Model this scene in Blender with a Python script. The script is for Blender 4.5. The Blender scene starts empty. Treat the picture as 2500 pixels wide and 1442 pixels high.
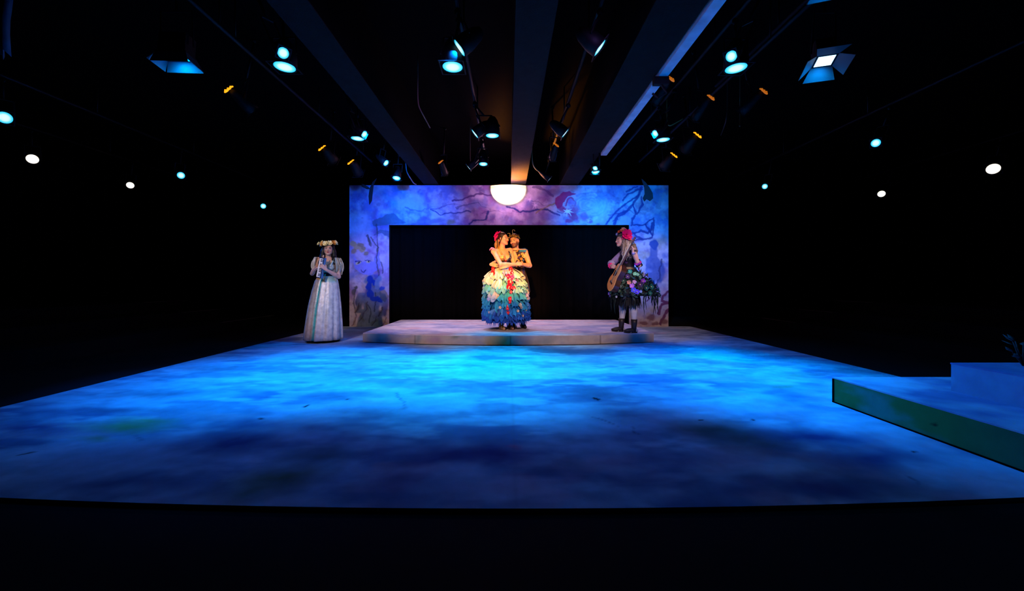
import bpy, math, random
import numpy as np
from mathutils import Vector, Matrix

# =====================================================================
# CAMERA, WORLD, LIGHT, EXPOSURE
# =====================================================================
C = bpy.context.scene.collection
scn = bpy.context.scene
F = 972.0                       # focal length in pixels of a 2500 px wide frame
cam_d = bpy.data.cameras.new('camera'); cam_d.sensor_width = 36.0
cam_d.lens = 36.0 * F / 2500.0
cam_d.shift_x = 9.0 / 2500.0; cam_d.shift_y = -31.0 / 2500.0
cam_d.clip_start = 0.05; cam_d.clip_end = 100
cam = bpy.data.objects.new('camera', cam_d); C.objects.link(cam)
cam.location = (0, 0, 1.0); cam.rotation_euler = (math.pi / 2, 0, 0)
scn.camera = cam
scn.view_settings.view_transform = 'Standard'
scn.view_settings.look = 'None'
scn.view_settings.gamma = 1.0
scn.view_settings.exposure = 0.0
scn.view_settings.use_curve_mapping = False
w = bpy.data.worlds.new('world'); scn.world = w; w.use_nodes = True
w.node_tree.nodes['Background'].inputs[0].default_value = (0.0, 0.0, 0.0, 1)
w.node_tree.nodes['Background'].inputs[1].default_value = 0.0

CYAN = (0.0, 0.50, 1.0); BLUE = (0.0, 0.20, 1.0); DEEP = (0.0, 0.13, 1.0)
PINK = (1.0, 0.68, 0.60); AMBER = (1.0, 0.37, 0.0); WARM = (1.0, 0.84, 0.55); VIOL = (0.40, 0.22, 1.0)

def spot(name, loc, target, color, energy, deg, blend=0.5, size=0.06, parent=None):
    d = bpy.data.lights.new(name, 'SPOT'); d.color = color; d.energy = energy
    d.spot_size = math.radians(deg); d.spot_blend = blend; d.shadow_soft_size = size
    o = bpy.data.objects.new(name, d); C.objects.link(o)
    v = Vector(target) - Vector(loc)
    o.rotation_euler = v.to_track_quat('-Z', 'Y').to_euler()
    if parent: o.parent = parent; o.location = Vector(loc) - parent.location
    else: o.location = loc
    return o
# front-of-house lamps hung above and behind the camera
FOH = [
    ((-3.0, 0.4, 3.3), (-2.9, 9.0, 0.50), PINK, 750, 23, 0.5),
    ((-1.0, 0.4, 3.3), (-1.0, 8.6, 0.25), PINK, 850, 23, 0.5),
    ((1.0, 0.4, 3.3), (1.0, 8.6, 0.25), PINK, 850, 23, 0.5),
    ((3.0, 0.4, 3.3), (2.9, 9.0, 0.50), PINK, 850, 23, 0.5),
    ((-1.0, 0.2, 3.3), (-1.6, 9.0, 2.0), VIOL, 300, 28, 0.6),
    ((1.0, 0.2, 3.3), (1.6, 9.0, 2.0), VIOL, 300, 28, 0.6),
    ((0.2, 0.2, 3.3), (0.1, 9.0, 2.6), VIOL, 1000, 20, 0.6),
    ((-0.3, 0.8, 3.3), (0.03, 7.3, 1.28), AMBER, 4200, 13, 0.7),
    ((0.6, -0.5, 3.3), (-3.1, 6.8, 1.1), WARM, 260, 15, 0.6),
    ((-0.4, 0.9, 3.3), (2.0, 6.75, 1.0), PINK, 120, 15, 0.7),
    ((-4.5, 1.5, 3.3), (-3.1, 6.8, 1.0), CYAN, 170, 16, 0.6),
]
for i, (l, t, c, e, a, b) in enumerate(FOH):
    spot('front_light', l, t, c, e, a, b)

# =====================================================================
# HELPERS
# =====================================================================
def lin(c):
    if isinstance(c, str):
        c = tuple(int(c[i:i+2], 16) for i in (0, 2, 4))
    return tuple(((v/255)/12.92 if v/255 <= 0.04045 else (((v/255)+0.055)/1.055)**2.4) for v in c)
rng = np.random.default_rng(7)
R = random.Random(11)

def mat(name, color=None, rough=0.7, metal=0.0, attr=False, emit=None, noise=0.0, nscale=20.0, bump=0.0, bscale=60.0, spec=0.4, sheen=0.0, trans=0.0):
    m = bpy.data.materials.new(name); m.use_nodes = True
    nt = m.node_tree; b = nt.nodes['Principled BSDF']
    b.inputs['Roughness'].default_value = rough; b.inputs['Metallic'].default_value = metal
    b.inputs['Specular IOR Level'].default_value = spec
    if sheen: b.inputs['Sheen Weight'].default_value = sheen
    if attr:
        a = nt.nodes.new('ShaderNodeAttribute'); a.attribute_name = 'Col'; src = a.outputs['Color']
    else:
        rgb = nt.nodes.new('ShaderNodeRGB'); rgb.outputs[0].default_value = (*lin(color), 1); src = rgb.outputs[0]
    tc = nt.nodes.new('ShaderNodeTexCoord')
    if noise:
        n = nt.nodes.new('ShaderNodeTexNoise'); n.inputs['Scale'].default_value = nscale; n.inputs['Detail'].default_value = 6
        nt.links.new(tc.outputs['Object'], n.inputs['Vector'])
        mr = nt.nodes.new('ShaderNodeMapRange'); mr.inputs['From Min'].default_value = 0.25; mr.inputs['From Max'].default_value = 0.75
        mr.inputs['To Min'].default_value = 1 - noise; mr.inputs['To Max'].default_value = 1 + noise * 0.4
        nt.links.new(n.outputs['Fac'], mr.inputs['Value'])
        vm = nt.nodes.new('ShaderNodeVectorMath'); vm.operation = 'SCALE'
        nt.links.new(src, vm.inputs[0]); nt.links.new(mr.outputs[0], vm.inputs['Scale']); src = vm.outputs[0]
    nt.links.new(src, b.inputs['Base Color'])
    if bump:
        n2 = nt.nodes.new('ShaderNodeTexNoise'); n2.inputs['Scale'].default_value = bscale; n2.inputs['Detail'].default_value = 4
        nt.links.new(tc.outputs['Object'], n2.inputs['Vector'])
        bp = nt.nodes.new('ShaderNodeBump'); bp.inputs['Strength'].default_value = bump; bp.inputs['Distance'].default_value = 0.01
        nt.links.new(n2.outputs['Fac'], bp.inputs['Height']); nt.links.new(bp.outputs[0], b.inputs['Normal'])
    if emit is not None:
        if attr: nt.links.new(a.outputs['Color'], b.inputs['Emission Color'])
        else: b.inputs['Emission Color'].default_value = (*lin(color), 1)
        b.inputs['Emission Strength'].default_value = emit
    return m

class MB:
    """collects vertices and faces, builds one mesh object"""
    def __init__(s): s.v = []; s.f = []; s.c = []; s.n = 0
    def add(s, v, f, col=(1, 1, 1)):
        v = np.asarray(v, float).reshape(-1, 3)
        s.v.append(v)
        c = np.asarray(col, float)
        if c.ndim == 1: c = np.tile(c, (len(v), 1))
        s.c.append(c)
        s.f += [tuple(i + s.n for i in q) for q in f]; s.n += len(v)
    def build(s, name, m, parent=None, loc=(0, 0, 0), smooth=True, solid=0.0, sub=0, bevel=0.0):
        v = np.concatenate(s.v) if s.v else np.zeros((0, 3))
        me = bpy.data.meshes.new(name)
        me.from_pydata((v - np.asarray(loc)).tolist() if parent is None else v.tolist(), [], s.f); me.update()
        a = me.color_attributes.new('Col', 'FLOAT_COLOR', 'POINT')
        c = np.concatenate(s.c); c4 = np.ones((len(c), 4)); c4[:, :3] = c
        a.data.foreach_set('color', c4.ravel())
        if smooth: me.polygons.foreach_set('use_smooth', [True] * len(me.polygons))
        me.materials.append(m)
        o = bpy.data.objects.new(name, me); C.objects.link(o)
        if parent: o.parent = parent
        else: o.location = loc
        if solid:
            md = o.modifiers.new('thickness', 'SOLIDIFY'); md.thickness = solid; md.offset = 0
        if bevel:
            md = o.modifiers.new('bevel', 'BEVEL'); md.width = bevel; md.segments = 2
        if sub:
            md = o.modifiers.new('sub', 'SUBSURF'); md.levels = sub; md.render_levels = sub
        return o

def box(mb, lo, hi, col=(1, 1, 1), M=None):
    x0, y0, z0 = lo; x1, y1, z1 = hi
    v = np.array([(x0,y0,z0),(x1,y0,z0),(x1,y1,z0),(x0,y1,z0),(x0,y0,z1),(x1,y0,z1),(x1,y1,z1),(x0,y1,z1)], float)
    if M is not None: v = v @ M[:3, :3].T + M[:3, 3]
    mb.add(v, [(0,3,2,1),(4,5,6,7),(0,1,5,4),(1,2,6,5),(2,3,7,6),(3,0,4,7)], col)
def rot_to(n, up=(0, 0, 1)):
    """3x3 whose column 2 is n"""
    n = np.asarray(n, float); n /= np.linalg.norm(n)
    u = np.asarray(up, float)
    if abs(n @ u) > 0.97: u = np.array([0, 1.0, 0])
    x = np.cross(u, n); x /= np.linalg.norm(x); y = np.cross(n, x)
    return np.stack([x, y, n], 1)
def tube(mb, pts, rad, seg=8, col=(1, 1, 1), cap=True):
    pts = np.asarray(pts, float); n = len(pts)
    rad = np.broadcast_to(np.asarray(rad, float), (n,))
    T = np.gradient(pts, axis=0); T /= np.linalg.norm(T, axis=1)[:, None] + 1e-9
    ref = np.array([0.31, 0.2, 0.93]); V = []
    for i in range(n):
        x = np.cross(ref, T[i]); 
        if np.linalg.norm(x) < 0.05: x = np.cross((1, 0, 0), T[i])
        x /= np.linalg.norm(x); y = np.cross(T[i], x); ref = y if False else ref
        for k in range(seg):
            a = 2*math.pi*k/seg; V.append(pts[i] + rad[i]*(math.cos(a)*x + math.sin(a)*y))
    Fc = [(i*seg+k, i*seg+(k+1) % seg, (i+1)*seg+(k+1) % seg, (i+1)*seg+k) for i in range(n-1) for k in range(seg)]
    if cap: Fc += [tuple(range(seg))[::-1], tuple((n-1)*seg+k for k in range(seg))]
    c = np.asarray(col, float)
    if c.ndim == 2: c = np.repeat(c, seg, axis=0)
    mb.add(V, Fc, c)
def lathe(mb, prof, seg=24, M=None, col=(1, 1, 1), cap=True):
    """prof: (r, z) pairs about local z"""
    V = [(r*math.cos(2*math.pi*k/seg), r*math.sin(2*math.pi*k/seg), z) for r, z in prof for k in range(seg)]
    n = len(prof)
    Fc = [(i*seg+k, i*seg+(k+1) % seg, (i+1)*seg+(k+1) % seg, (i+1)*seg+k) for i in range(n-1) for k in range(seg)]
    if cap: Fc += [tuple(range(seg))[::-1], tuple((n-1)*seg+k for k in range(seg))]
    V = np.array(V)
    if M is not None: V = V @ M[:3, :3].T + M[:3, 3]
    c = np.asarray(col, float)
    if c.ndim == 2: c = np.repeat(c, seg, axis=0)
    mb.add(V, Fc, c)
def mtx(R3, t):
    M = np.eye(4); M[:3, :3] = R3; M[:3, 3] = t; return M
def ball(mb, c, r, col=(1, 1, 1), seg=10):
    r = np.broadcast_to(np.asarray(r, float), (3,))
    n = seg//2 + 1
    V = [(math.sin(math.pi*i/(n))*math.cos(2*math.pi*k/seg), math.sin(math.pi*i/(n))*math.sin(2*math.pi*k/seg), -math.cos(math.pi*i/n)) for i in range(1, n) for k in range(seg)]
    V = np.array(V + [(0, 0, -1), (0, 0, 1)]) * r + np.asarray(c)
    m = n - 1
    Fc = [(i*seg+k, i*seg+(k+1) % seg, (i+1)*seg+(k+1) % seg, (i+1)*seg+k) for i in range(m-1) for k in range(seg)]
    Fc += [(m*seg, (k+1) % seg, k) for k in range(seg)] + [(m*seg+1, (m-1)*seg+k, (m-1)*seg+(k+1) % seg) for k in range(seg)]
    mb.add(V, Fc, col)
def thing(name, label, cat, loc=(0, 0, 0), group=None):
    o = bpy.data.objects.new(name, None); C.objects.link(o); o.empty_display_size = 0.1
    o.location = loc; o['label'] = label; o['category'] = cat
    if group: o['group'] = group
    return o
def tag(o, label, cat, group=None):
    o['label'] = label; o['category'] = cat
    if group: o['group'] = group
    return o
def struct(o, label=None, cat=None):
    o['kind'] = 'structure'
    if label: o['label'] = label
    if cat: o['category'] = cat
    return o

# ---- numpy fbm on a grid -------------------------------------------------
def vnoise(h, w, cy, cx, rg):
    g = rg.random((int(h/cy)+3, int(w/cx)+3))
    y = np.arange(h)/cy; x = np.arange(w)/cx
    iy = y.astype(int); ix = x.astype(int); fy = y-iy; fx = x-ix
    fy = fy*fy*(3-2*fy); fx = fx*fx*(3-2*fx)
    a = g[np.ix_(iy, ix)]; b = g[np.ix_(iy, ix+1)]; c = g[np.ix_(iy+1, ix)]; d = g[np.ix_(iy+1, ix+1)]
    fx = fx[None]; fy = fy[:, None]
    return a*(1-fx)*(1-fy)+b*fx*(1-fy)+c*(1-fx)*fy+d*fx*fy
def fbm(h, w, c, rg, ax=1.0, oc=4):
    t = np.zeros((h, w)); s = 0; a = 1
    for o in range(oc):
        t += a*vnoise(h, w, max(c/2**o, 1.01), max(c*ax/2**o, 1.01), rg); s += a; a *= 0.55
    return t/s
class Canvas:
    """paint colours kept on a vertex grid; coordinates are given in canvas units"""
    def __init__(s, h, w, base, rg, warp=5.0, wc=22):
        s.h, s.w = h, w; s.img = np.zeros((h, w, 3)); s.img[:] = base
        yy, xx = np.mgrid[0:h, 0:w].astype(float)
        s.X = xx + (fbm(h, w, wc, rg)-0.5)*warp*2; s.Y = yy + (fbm(h, w, wc, rg)-0.5)*warp*2
    def mix(s, m, col, a=1.0):
        m = np.clip(m, 0, 1)[..., None]*a; s.img = s.img*(1-m)+np.asarray(col)*m
    def ell(s, cx, cy, rx, ry, col, a=1.0, soft=0.3, ang=0.0):
        c, n = math.cos(math.radians(ang)), math.sin(math.radians(ang))
        dx, dy = s.X-cx, s.Y-cy
        u = (dx*c+dy*n)/rx; v = (-dx*n+dy*c)/ry
        r = np.sqrt(u*u+v*v); s.mix((1-r)/soft, col, a)
    bold = 1.0
    def stroke(s, pts, wd, col, a=1.0, soft=1.2, taper=False):
        wd = wd*s.bold
        D = np.full((s.h, s.w), 1e9); n = len(pts)-1
        for i, ((x0, y0), (x1, y1)) in enumerate(zip(pts[:-1], pts[1:])):
            dx, dy = x1-x0, y1-y0; L = dx*dx+dy*dy+1e-9
            t = np.clip(((s.X-x0)*dx+(s.Y-y0)*dy)/L, 0, 1)
            d = np.hypot(s.X-x0-t*dx, s.Y-y0-t*dy)
            if taper: d = d + wd*0.5*((i+t)/n)
            D = np.minimum(D, d)
        s.mix((wd/2-D)/soft+0.5, col, a)
    def poly(s, pts, col, a=1.0, soft=1.5):
        ins = np.zeros((s.h, s.w), bool); D = np.full((s.h, s.w), 1e9); n = len(pts)
        for i in range(n):
            x0, y0 = pts[i]; x1, y1 = pts[(i+1) % n]
            dx, dy = x1-x0, y1-y0; L = dx*dx+dy*dy+1e-9
            t = np.clip(((s.X-x0)*dx+(s.Y-y0)*dy)/L, 0, 1)
            D = np.minimum(D, np.hypot(s.X-x0-t*dx, s.Y-y0-t*dy))
            c = ((y0 > s.Y) != (y1 > s.Y)) & (s.X < (x1-x0)*(s.Y-y0)/(y1-y0+1e-9)+x0)
            ins ^= c
        s.mix(np.where(ins, D, -D)/soft+0.5, col, a)

# ---- signed distance bodies, meshed with surface nets --------------------
class SDF:
    def __init__(s, lo, hi, h=0.0048):
        s.lo = np.asarray(lo, float); s.h = h
        s.n = np.ceil((np.asarray(hi, float)-s.lo)/h).astype(int)+1
        s.ax = [s.lo[i]+h*np.arange(s.n[i]) for i in range(3)]
        s.d = np.full(s.n, 0.3, np.float32)
    def _sl(s, lo, hi):
        a = np.clip(np.floor((np.asarray(lo)-s.lo)/s.h).astype(int), 0, s.n); b = np.clip(np.ceil((np.asarray(hi)-s.lo)/s.h).astype(int)+1, 0, s.n)
        sl = tuple(slice(i, j) for i, j in zip(a, b))
        P = np.stack(np.meshgrid(*[s.ax[i][sl[i]] for i in range(3)], indexing='ij'), -1).astype(np.float32)
        return sl, P
    def _mrg(s, sl, d, k, sub=False):
        a = s.d[sl]
        if sub: a = -a
        if k > 0:
            hh = np.maximum(k-np.abs(a-d), 0)/k; r = np.minimum(a, d)-hh*hh*k*0.25
        else: r = np.minimum(a, d)
        s.d[sl] = -r if sub else r
    def cone(s, a, b, ra, rb, k=0.02, g=0.0):
        a = np.asarray(a, float); b = np.asarray(b, float); ra += g; rb += g
        m = max(ra, rb)+k+4*s.h
        sl, P = s._sl(np.minimum(a, b)-m, np.maximum(a, b)+m)
        if P.size == 0: return
        ab = b-a; t = np.clip(((P-a)@ab)/(ab@ab+1e-12), 0, 1)
        d = np.linalg.norm(P-a-t[..., None]*ab, axis=-1)-(ra+(rb-ra)*t)
        s._mrg(sl, d.astype(np.float32), k)
    def chain(s, pts, rads, k=0.02, g=0.0):
        for i in range(len(pts)-1): s.cone(pts[i], pts[i+1], rads[i], rads[i+1], k, g)
    def ell(s, c, r, k=0.02, Rm=None, g=0.0, sub=False):
        c = np.asarray(c, float); r = np.asarray(r, float)+g
        m = max(r)+k+4*s.h
        sl, P = s._sl(c-m, c+m)
        if P.size == 0: return
        q = P-c
        if Rm is not None: q = q@Rm
        k0 = np.linalg.norm(q/r, axis=-1); k1 = np.linalg.norm(q/(r*r), axis=-1)+1e-9
        s._mrg(sl, (k0*(k0-1)/k1).astype(np.float32), k, sub)
    def cut(s, fn):
        """keep only where fn(X,Y,Z) < 0"""
        X, Y, Z = np.meshgrid(*s.ax, indexing='ij', sparse=True)
        s.d = np.maximum(s.d, fn(X, Y, Z)).astype(np.float32)
    def mesh(s):
        d = np.pad(s.d, 1, constant_values=0.3); ins = d < 0
        nx, ny, nz = np.array(d.shape)-1
        tot = np.zeros((nx, ny, nz), np.int8)
        cs = [(i, j, k) for i in (0, 1) for j in (0, 1) for k in (0, 1)]
        for i, j, k in cs: tot += ins[i:i+nx, j:j+ny, k:k+nz]
        act = (tot > 0) & (tot < 8); idx = np.argwhere(act)
        vid = np.full(act.shape, -1, np.int64); vid[act] = np.arange(len(idx))
        acc = np.zeros((len(idx), 3)); cnt = np.zeros(len(idx))
        for a in cs:
            for ax in range(3):
                if a[ax]: continue
                b = list(a); b[ax] = 1
                da = d[idx[:, 0]+a[0], idx[:, 1]+a[1], idx[:, 2]+a[2]]; db = d[idx[:, 0]+b[0], idx[:, 1]+b[1], idx[:, 2]+b[2]]
                cr = (da < 0) != (db < 0)
                t = np.where(cr, da/(da-db+1e-12), 0)
                p = np.tile(np.array(a, float), (len(idx), 1)); p[:, ax] += t
                acc[cr] += p[cr]; cnt[cr] += 1
        V = (idx+acc/cnt[:, None]-1)*s.h+s.lo
        Q = []
        for ax in range(3):
            o = [0, 0, 0]; o[ax] = 1
            u, w_ = (ax+1) % 3, (ax+2) % 3
            A = ins[:nx, :ny, :nz]; sh = [slice(o[i], o[i]+(nx, ny, nz)[i]) for i in range(3)]
            B = ins[sh[0], sh[1], sh[2]]
            e = np.argwhere(A != B); e = e[(e[:, u] > 0) & (e[:, w_] > 0)]
            fl = A[e[:, 0], e[:, 1], e[:, 2]]
            def g(du, dw):
                q = e.copy(); q[:, u] -= du; q[:, w_] -= dw; return vid[q[:, 0], q[:, 1], q[:, 2]]
            q = np.stack([g(0, 0), g(1, 0), g(1, 1), g(0, 1)], 1)
            q[~fl] = q[~fl][:, ::-1]; Q.append(q)
        Q = np.concatenate(Q); Q = Q[(Q >= 0).all(1)]
        return V, Q
def sdf_obj(s, name, m, parent, colf=None, smooth_it=0):
    V, Q = s.mesh()
    me = bpy.data.meshes.new(name); me.from_pydata(V.tolist(), [], Q.tolist()); me.update()
    c4 = np.ones((len(V), 4))
    if colf is not None: c4[:, :3] = colf(V)
    a = me.color_attributes.new('Col', 'FLOAT_COLOR', 'POINT'); a.data.foreach_set('color', c4.ravel())
    me.polygons.foreach_set('use_smooth', [True]*len(me.polygons)); me.materials.append(m)
    o = bpy.data.objects.new(name, me); C.objects.link(o); o.parent = parent
    if smooth_it:
        md = o.modifiers.new('sm', 'SMOOTH'); md.factor = 0.5; md.iterations = smooth_it
    return o

# =====================================================================
# MATERIALS
# =====================================================================
M_black = mat('black_paint', '020203', 0.95, spec=0.05, noise=0.3)
M_floorblack = mat('black_floor', '110f0d', 0.9, spec=0.15, noise=0.5, nscale=3)
M_curtain = mat('black_curtain', '040304', 0.95, noise=0.3, spec=0.05)
M_beam = mat('grey_beam', '262423', 0.9, spec=0.1, noise=0.25, nscale=8, bump=0.3)
M_paint = mat('painted_canvas', attr=True, rough=0.85, spec=0.08, noise=0.18, nscale=9, bump=0.05)
M_mural = mat('mural_paint', attr=True, rough=0.8, spec=0.2, noise=0.12, nscale=16)
M_metal = mat('black_metal', '08080a', 0.6, 0.2)
M_grey = mat('grey_metal', '6a6a6c', 0.4, 0.8)
M_lens = mat('lit_lens', attr=True, rough=0.3, emit=1.0)
M_lensw = mat('lit_white_lens', 'fff6e4', rough=0.3, emit=1.3)
M_leak = mat('orange_lamp_glow', 'ffa014', rough=0.3, emit=1.5)
M_leakdim = mat('dim_orange_lamp_glow', 'e07818', rough=0.3, emit=.55)
M_moon = mat('glowing_moon', attr=True, rough=0.4, emit=2.4)
M_led = mat('blue_white_led', '98ccff', rough=0.3, emit=3.6)
M_skin = mat('skin', attr=True, rough=0.5, spec=0.4)
M_cloth = mat('cloth', attr=True, rough=0.75, spec=0.2, noise=0.15, nscale=30)
M_satin = mat('satin', attr=True, rough=0.3, spec=0.7, noise=0.42, nscale=16, bump=0.5, bscale=28)
M_hair = mat('hair', attr=True, rough=0.5, spec=0.4, noise=0.3, nscale=60)
M_flower = mat('fabric_flower', attr=True, rough=0.65, spec=0.3)
M_leather = mat('leather', attr=True, rough=0.45, spec=0.4)
M_wood = mat('guitar_wood', attr=True, rough=0.3, spec=0.5, noise=0.15, nscale=25)
M_gloss = mat('gloss_plastic', attr=True, rough=0.25, spec=0.6)
M_seq = mat('sequins', attr=True, rough=0.2, metal=0.7, noise=0.5, nscale=90, bump=0.5, bscale=150)
M_leaf = mat('leaf_cutout', attr=True, rough=0.7)

# =====================================================================
# ROOM
# =====================================================================
def slab(name, lo, hi, m, label, cat):
    mb = MB(); box(mb, lo, hi); return struct(mb.build(name, m, smooth=False), label, cat)
slab('floor', (-11, -2.5, -0.14), (11, 12.2, -0.02), M_floorblack, 'dull black studio floor around the painted stage cloth', 'floor')
slab('ceiling', (-11, -2.5, 4.05), (11, 12.2, 4.15), M_black, 'black ceiling above the lighting rig', 'ceiling')
slab('wall_back', (-11, 12.0, -0.02), (11, 12.15, 4.05), M_black, 'black rear wall behind the scenery', 'wall')
slab('wall_left', (-11.1, -2.5, -0.02), (-10.95, 12.0, 4.05), M_black, 'black left wall', 'wall')
slab('wall_right', (10.95, -2.5, -0.02), (11.1, 12.0, 4.05), M_black, 'black right wall', 'wall')
slab('wall_front', (-11, -2.6, -0.02), (11, -2.5, 4.05), M_black, 'black wall behind the camera', 'wall')
ZB = 3.25
def beam(x0, x1, y0, y1, z0, label, z1=4.05, m=None):
    mb = MB(); box(mb, (x0+.004, y0, z0+.012), (x1-.004, y1, z1)); o = mb.build('ceiling_beam', M_black, smooth=False, loc=((x0+x1)/2, (y0+y1)/2, z0))
    k = MB(); box(k, (x0-o.location.x, y0-o.location.y, 0), (x1-o.location.x, y1-o.location.y, .012)); k.build('beam_underside', M_beam, o, smooth=False)  # grey slab on the underside, paler than the black beam body
    return tag(o, label, 'beam', None)
beam(-1.93, -1.60, -2.5, 9.3, ZB, 'dark grey ceiling beam left of centre, running towards the scenery')
beam(0.06, 0.40, -2.5, 9.6, ZB, 'grey ceiling beam over centre stage, glowing orange above the moon')
beam(1.18, 1.60, -2.5, 9.3, ZB, 'dark grey ceiling beam right of centre beside the blue-lit rail')
mb = MB(); box(mb, (1.615, -2.5, 3.22), (1.715, 6.95, 3.30)); box(mb, (1.615, -2.5, 3.30), (1.63, 6.95, 3.36))
tag(mb.build('cable_tray', mat('tray_paint', 'e8e8f4', 0.7, noise=0.3, nscale=6), smooth=False, loc=(1.65, 2, 3.22)), 'narrow pale cable tray catching blue light, fixed along the right beam', 'cable tray')
mb = MB(); box(mb, (1.57, 4.28, 3.14), (1.73, 4.34, 3.22)); tube(mb, [(1.65, 4.3, 3.14), (1.72, 4.32, 3.06), (1.66, 4.4, 3.04), (1.6, 4.42, 3.1)], 0.012)
tag(mb.build('pipe_clamp', M_metal, smooth=False, loc=(1.65, 4.3, 3.14)), 'black clamp gripping the blue-lit cable tray', 'clamp')

# ---- painted stage cloth ---------------------------------------------
def gridmesh(name, m, xs, ys, colimg, zf, holes=None, parent=None):
    pass
def painted_sheet(name, x0, x1, y0f, y1, n_x, n_y, paint, z, th, seed):
    rg = np.random.default_rng(seed)
    cv = paint(n_y, n_x, rg)
    V = np.zeros((n_y, n_x, 3)); tx = np.linspace(0, 1, n_x); ty = np.linspace(0, 1, n_y)
    X = x0+(x1-x0)*tx; Y0 = np.array([y0f(x) for x in X])
    V[..., 0] = X[None]; V[..., 1] = Y0[None]*(1-ty[:, None])+y1*ty[:, None]; V[..., 2] = z
    mb = MB()
    idx = np.arange(n_x*n_y).reshape(n_y, n_x)
    q = np.stack([idx[:-1, :-1], idx[:-1, 1:], idx[1:, 1:], idx[1:, :-1]], -1).reshape(-1, 4)
    mb.add(V.reshape(-1, 3), [tuple(a) for a in q.tolist()], cv.reshape(-1, 3))
    # skirt down the rim
    rim = np.concatenate([idx[0, :], idx[1:, -1], idx[-1, -2::-1], idx[-2:0:-1, 0]])
    VV = V.reshape(-1, 3)[rim]; low = VV.copy(); low[:, 2] = z-th
    n = len(rim); mb.add(np.concatenate([VV, low]), [(i, n+i, n+(i+1) % n, (i+1) % n) for i in range(n)], np.tile(cv.reshape(-1, 3)[rim], (2, 1)))
    return mb.build(name, M_paint, smooth=False, loc=((x0+x1)/2, y1-1, z-th))
FX0, FX1, FY1 = -4.08, 4.17, 9.15
def y0_floor(x): return 1.765+0.016*x*x
def paint_floor(h, w, rg):
    base = np.array(lin('a6bed2'))
    cv = Canvas(h, w, base, rg, warp=6, wc=14)
    n1 = fbm(h, w, 14, rg, 1.8); n2 = fbm(h, w, 30, rg, 1.6); n3 = fbm(h, w, 9, rg, 2.4)
    cv.mix((n1-0.46)*5, lin('7488a6'), 0.75)
    cv.mix((n2-0.55)*7, lin('4d6494'), 0.7)
    cv.mix((n3-0.56)*6, lin('ccdae6'), 0.6)
    cv.mix((fbm(h, w, 20, rg, 1.5)-0.62)*8, lin('c9a6b4'), 0.5)
    def FP(px, py):        # a place on the stage floor -> canvas cell
        Z = F/(py-690.0); X = (px-1241)*Z/F; y0 = y0_floor(X)
        return (X-FX0)/(FX1-FX0)*w, (Z-y0)/(FY1-y0)*h
    GR, NV, DG, OL, PK, GY = lin('7b9a4e'), lin('26387c'), lin('4a5a50'), lin('5e6a40'), lin('c07a90'), lin('59607c')
    for px, py, rx, ry, c, a in [
        (300,1040,.45,.14,GR,.9),(350,1025,.3,.1,GR,.8),(230,1072,.2,.1,GR,.7),
        (700,1165,.32,.2,OL,.9),(620,1200,.3,.18,OL,.7),(760,1110,.3,.2,DG,.6),
        (1740,1050,.42,.25,DG,.9),(1840,1080,.4,.25,DG,.7),(1940,915,.45,.22,GR,.6),(1930,945,.35,.2,GR,.6),
        (1250,1088,.05,.05,PK,.9),(560,1080,.5,.2,NV,.9),(600,1040,.45,.2,NV,.7),(1180,1110,.55,.16,NV,.9),(1080,1125,.4,.12,NV,.7),
        (1470,960,.5,.35,GY,.8),(1530,1010,.45,.3,GY,.8),(1650,950,.35,.25,GY,.6),(1030,862,.5,.22,NV,.7),(880,915,.5,.22,GY,.6),
        (400,960,.7,.2,GY,.7),(560,900,.7,.3,GY,.7),(300,1000,.6,.12,GY,.6),(60,1050,.5,.15,NV,.8),(960,1190,.7,.2,NV,.6),
        (2010,1070,.5,.22,NV,.9),(2130,1120,.5,.2,NV,.8),(1900,850,.9,.3,GY,.8),(1600,870,.5,.2,GY,.6),(2060,905,.6,.25,GY,.7),
        (1940,975,.4,.2,GY,.7),(1800,890,.4,.2,GY,.6),(1500,1170,.5,.15,NV,.7),(1950,1180,.6,.16,NV,.8),(300,1180,.6,.15,NV,.7),
        (1350,1140,.4,.14,GY,.6),(820,965,.6,.2,GY,.7),(900,1010,.5,.18,GY,.5),(1650,1130,.45,.2,NV,.6),(440,860,.9,.35,GY,.6)]:
        X, Y = FP(px, py); sx = w/(FX1-FX0); sy = h/(FY1-1.8)
        cv.ell(X, Y, rx*sx, ry*sy, c, a, 0.9)
    for px, py, r in [(752,992,.03),(632,1023,.02),(1461,974,.045),(1455,973,.03),(2210,1100,.02),(1845,1031,.02),(1705,1027,.02),(65,1113,.02),(840,975,.02)]:
        X, Y = FP(px, py); cv.ell(X, Y, r*w/8.25, r*h/7.4, lin('14141c'), 1, 0.4)
    for pts in [[(345,1055),(352,1075)],[(1440,1015),(1495,1040)],[(960,960),(985,1000)],[(2180,1160),(2215,1175)],[(1550,1040),(1570,1060)]]:
        cv.stroke([FP(*p) for p in pts], 0.7, lin('3a4058'), .7, 0.8)
    # seam down the middle
    cv.mix((0.6-np.abs(np.mgrid[0:h, 0:w][1]-FP(1250, 1200)[0]))*2, lin('606478'), 0.35)
    return cv.img
fl = painted_sheet('stage_cloth', FX0, FX1, y0_floor, FY1, 420, 380, paint_floor, 0.0, 0.02, 3)
tag(fl, 'large mottled painted stage floor lit blue, spreading from the scenery to the camera', 'stage floor')

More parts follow.
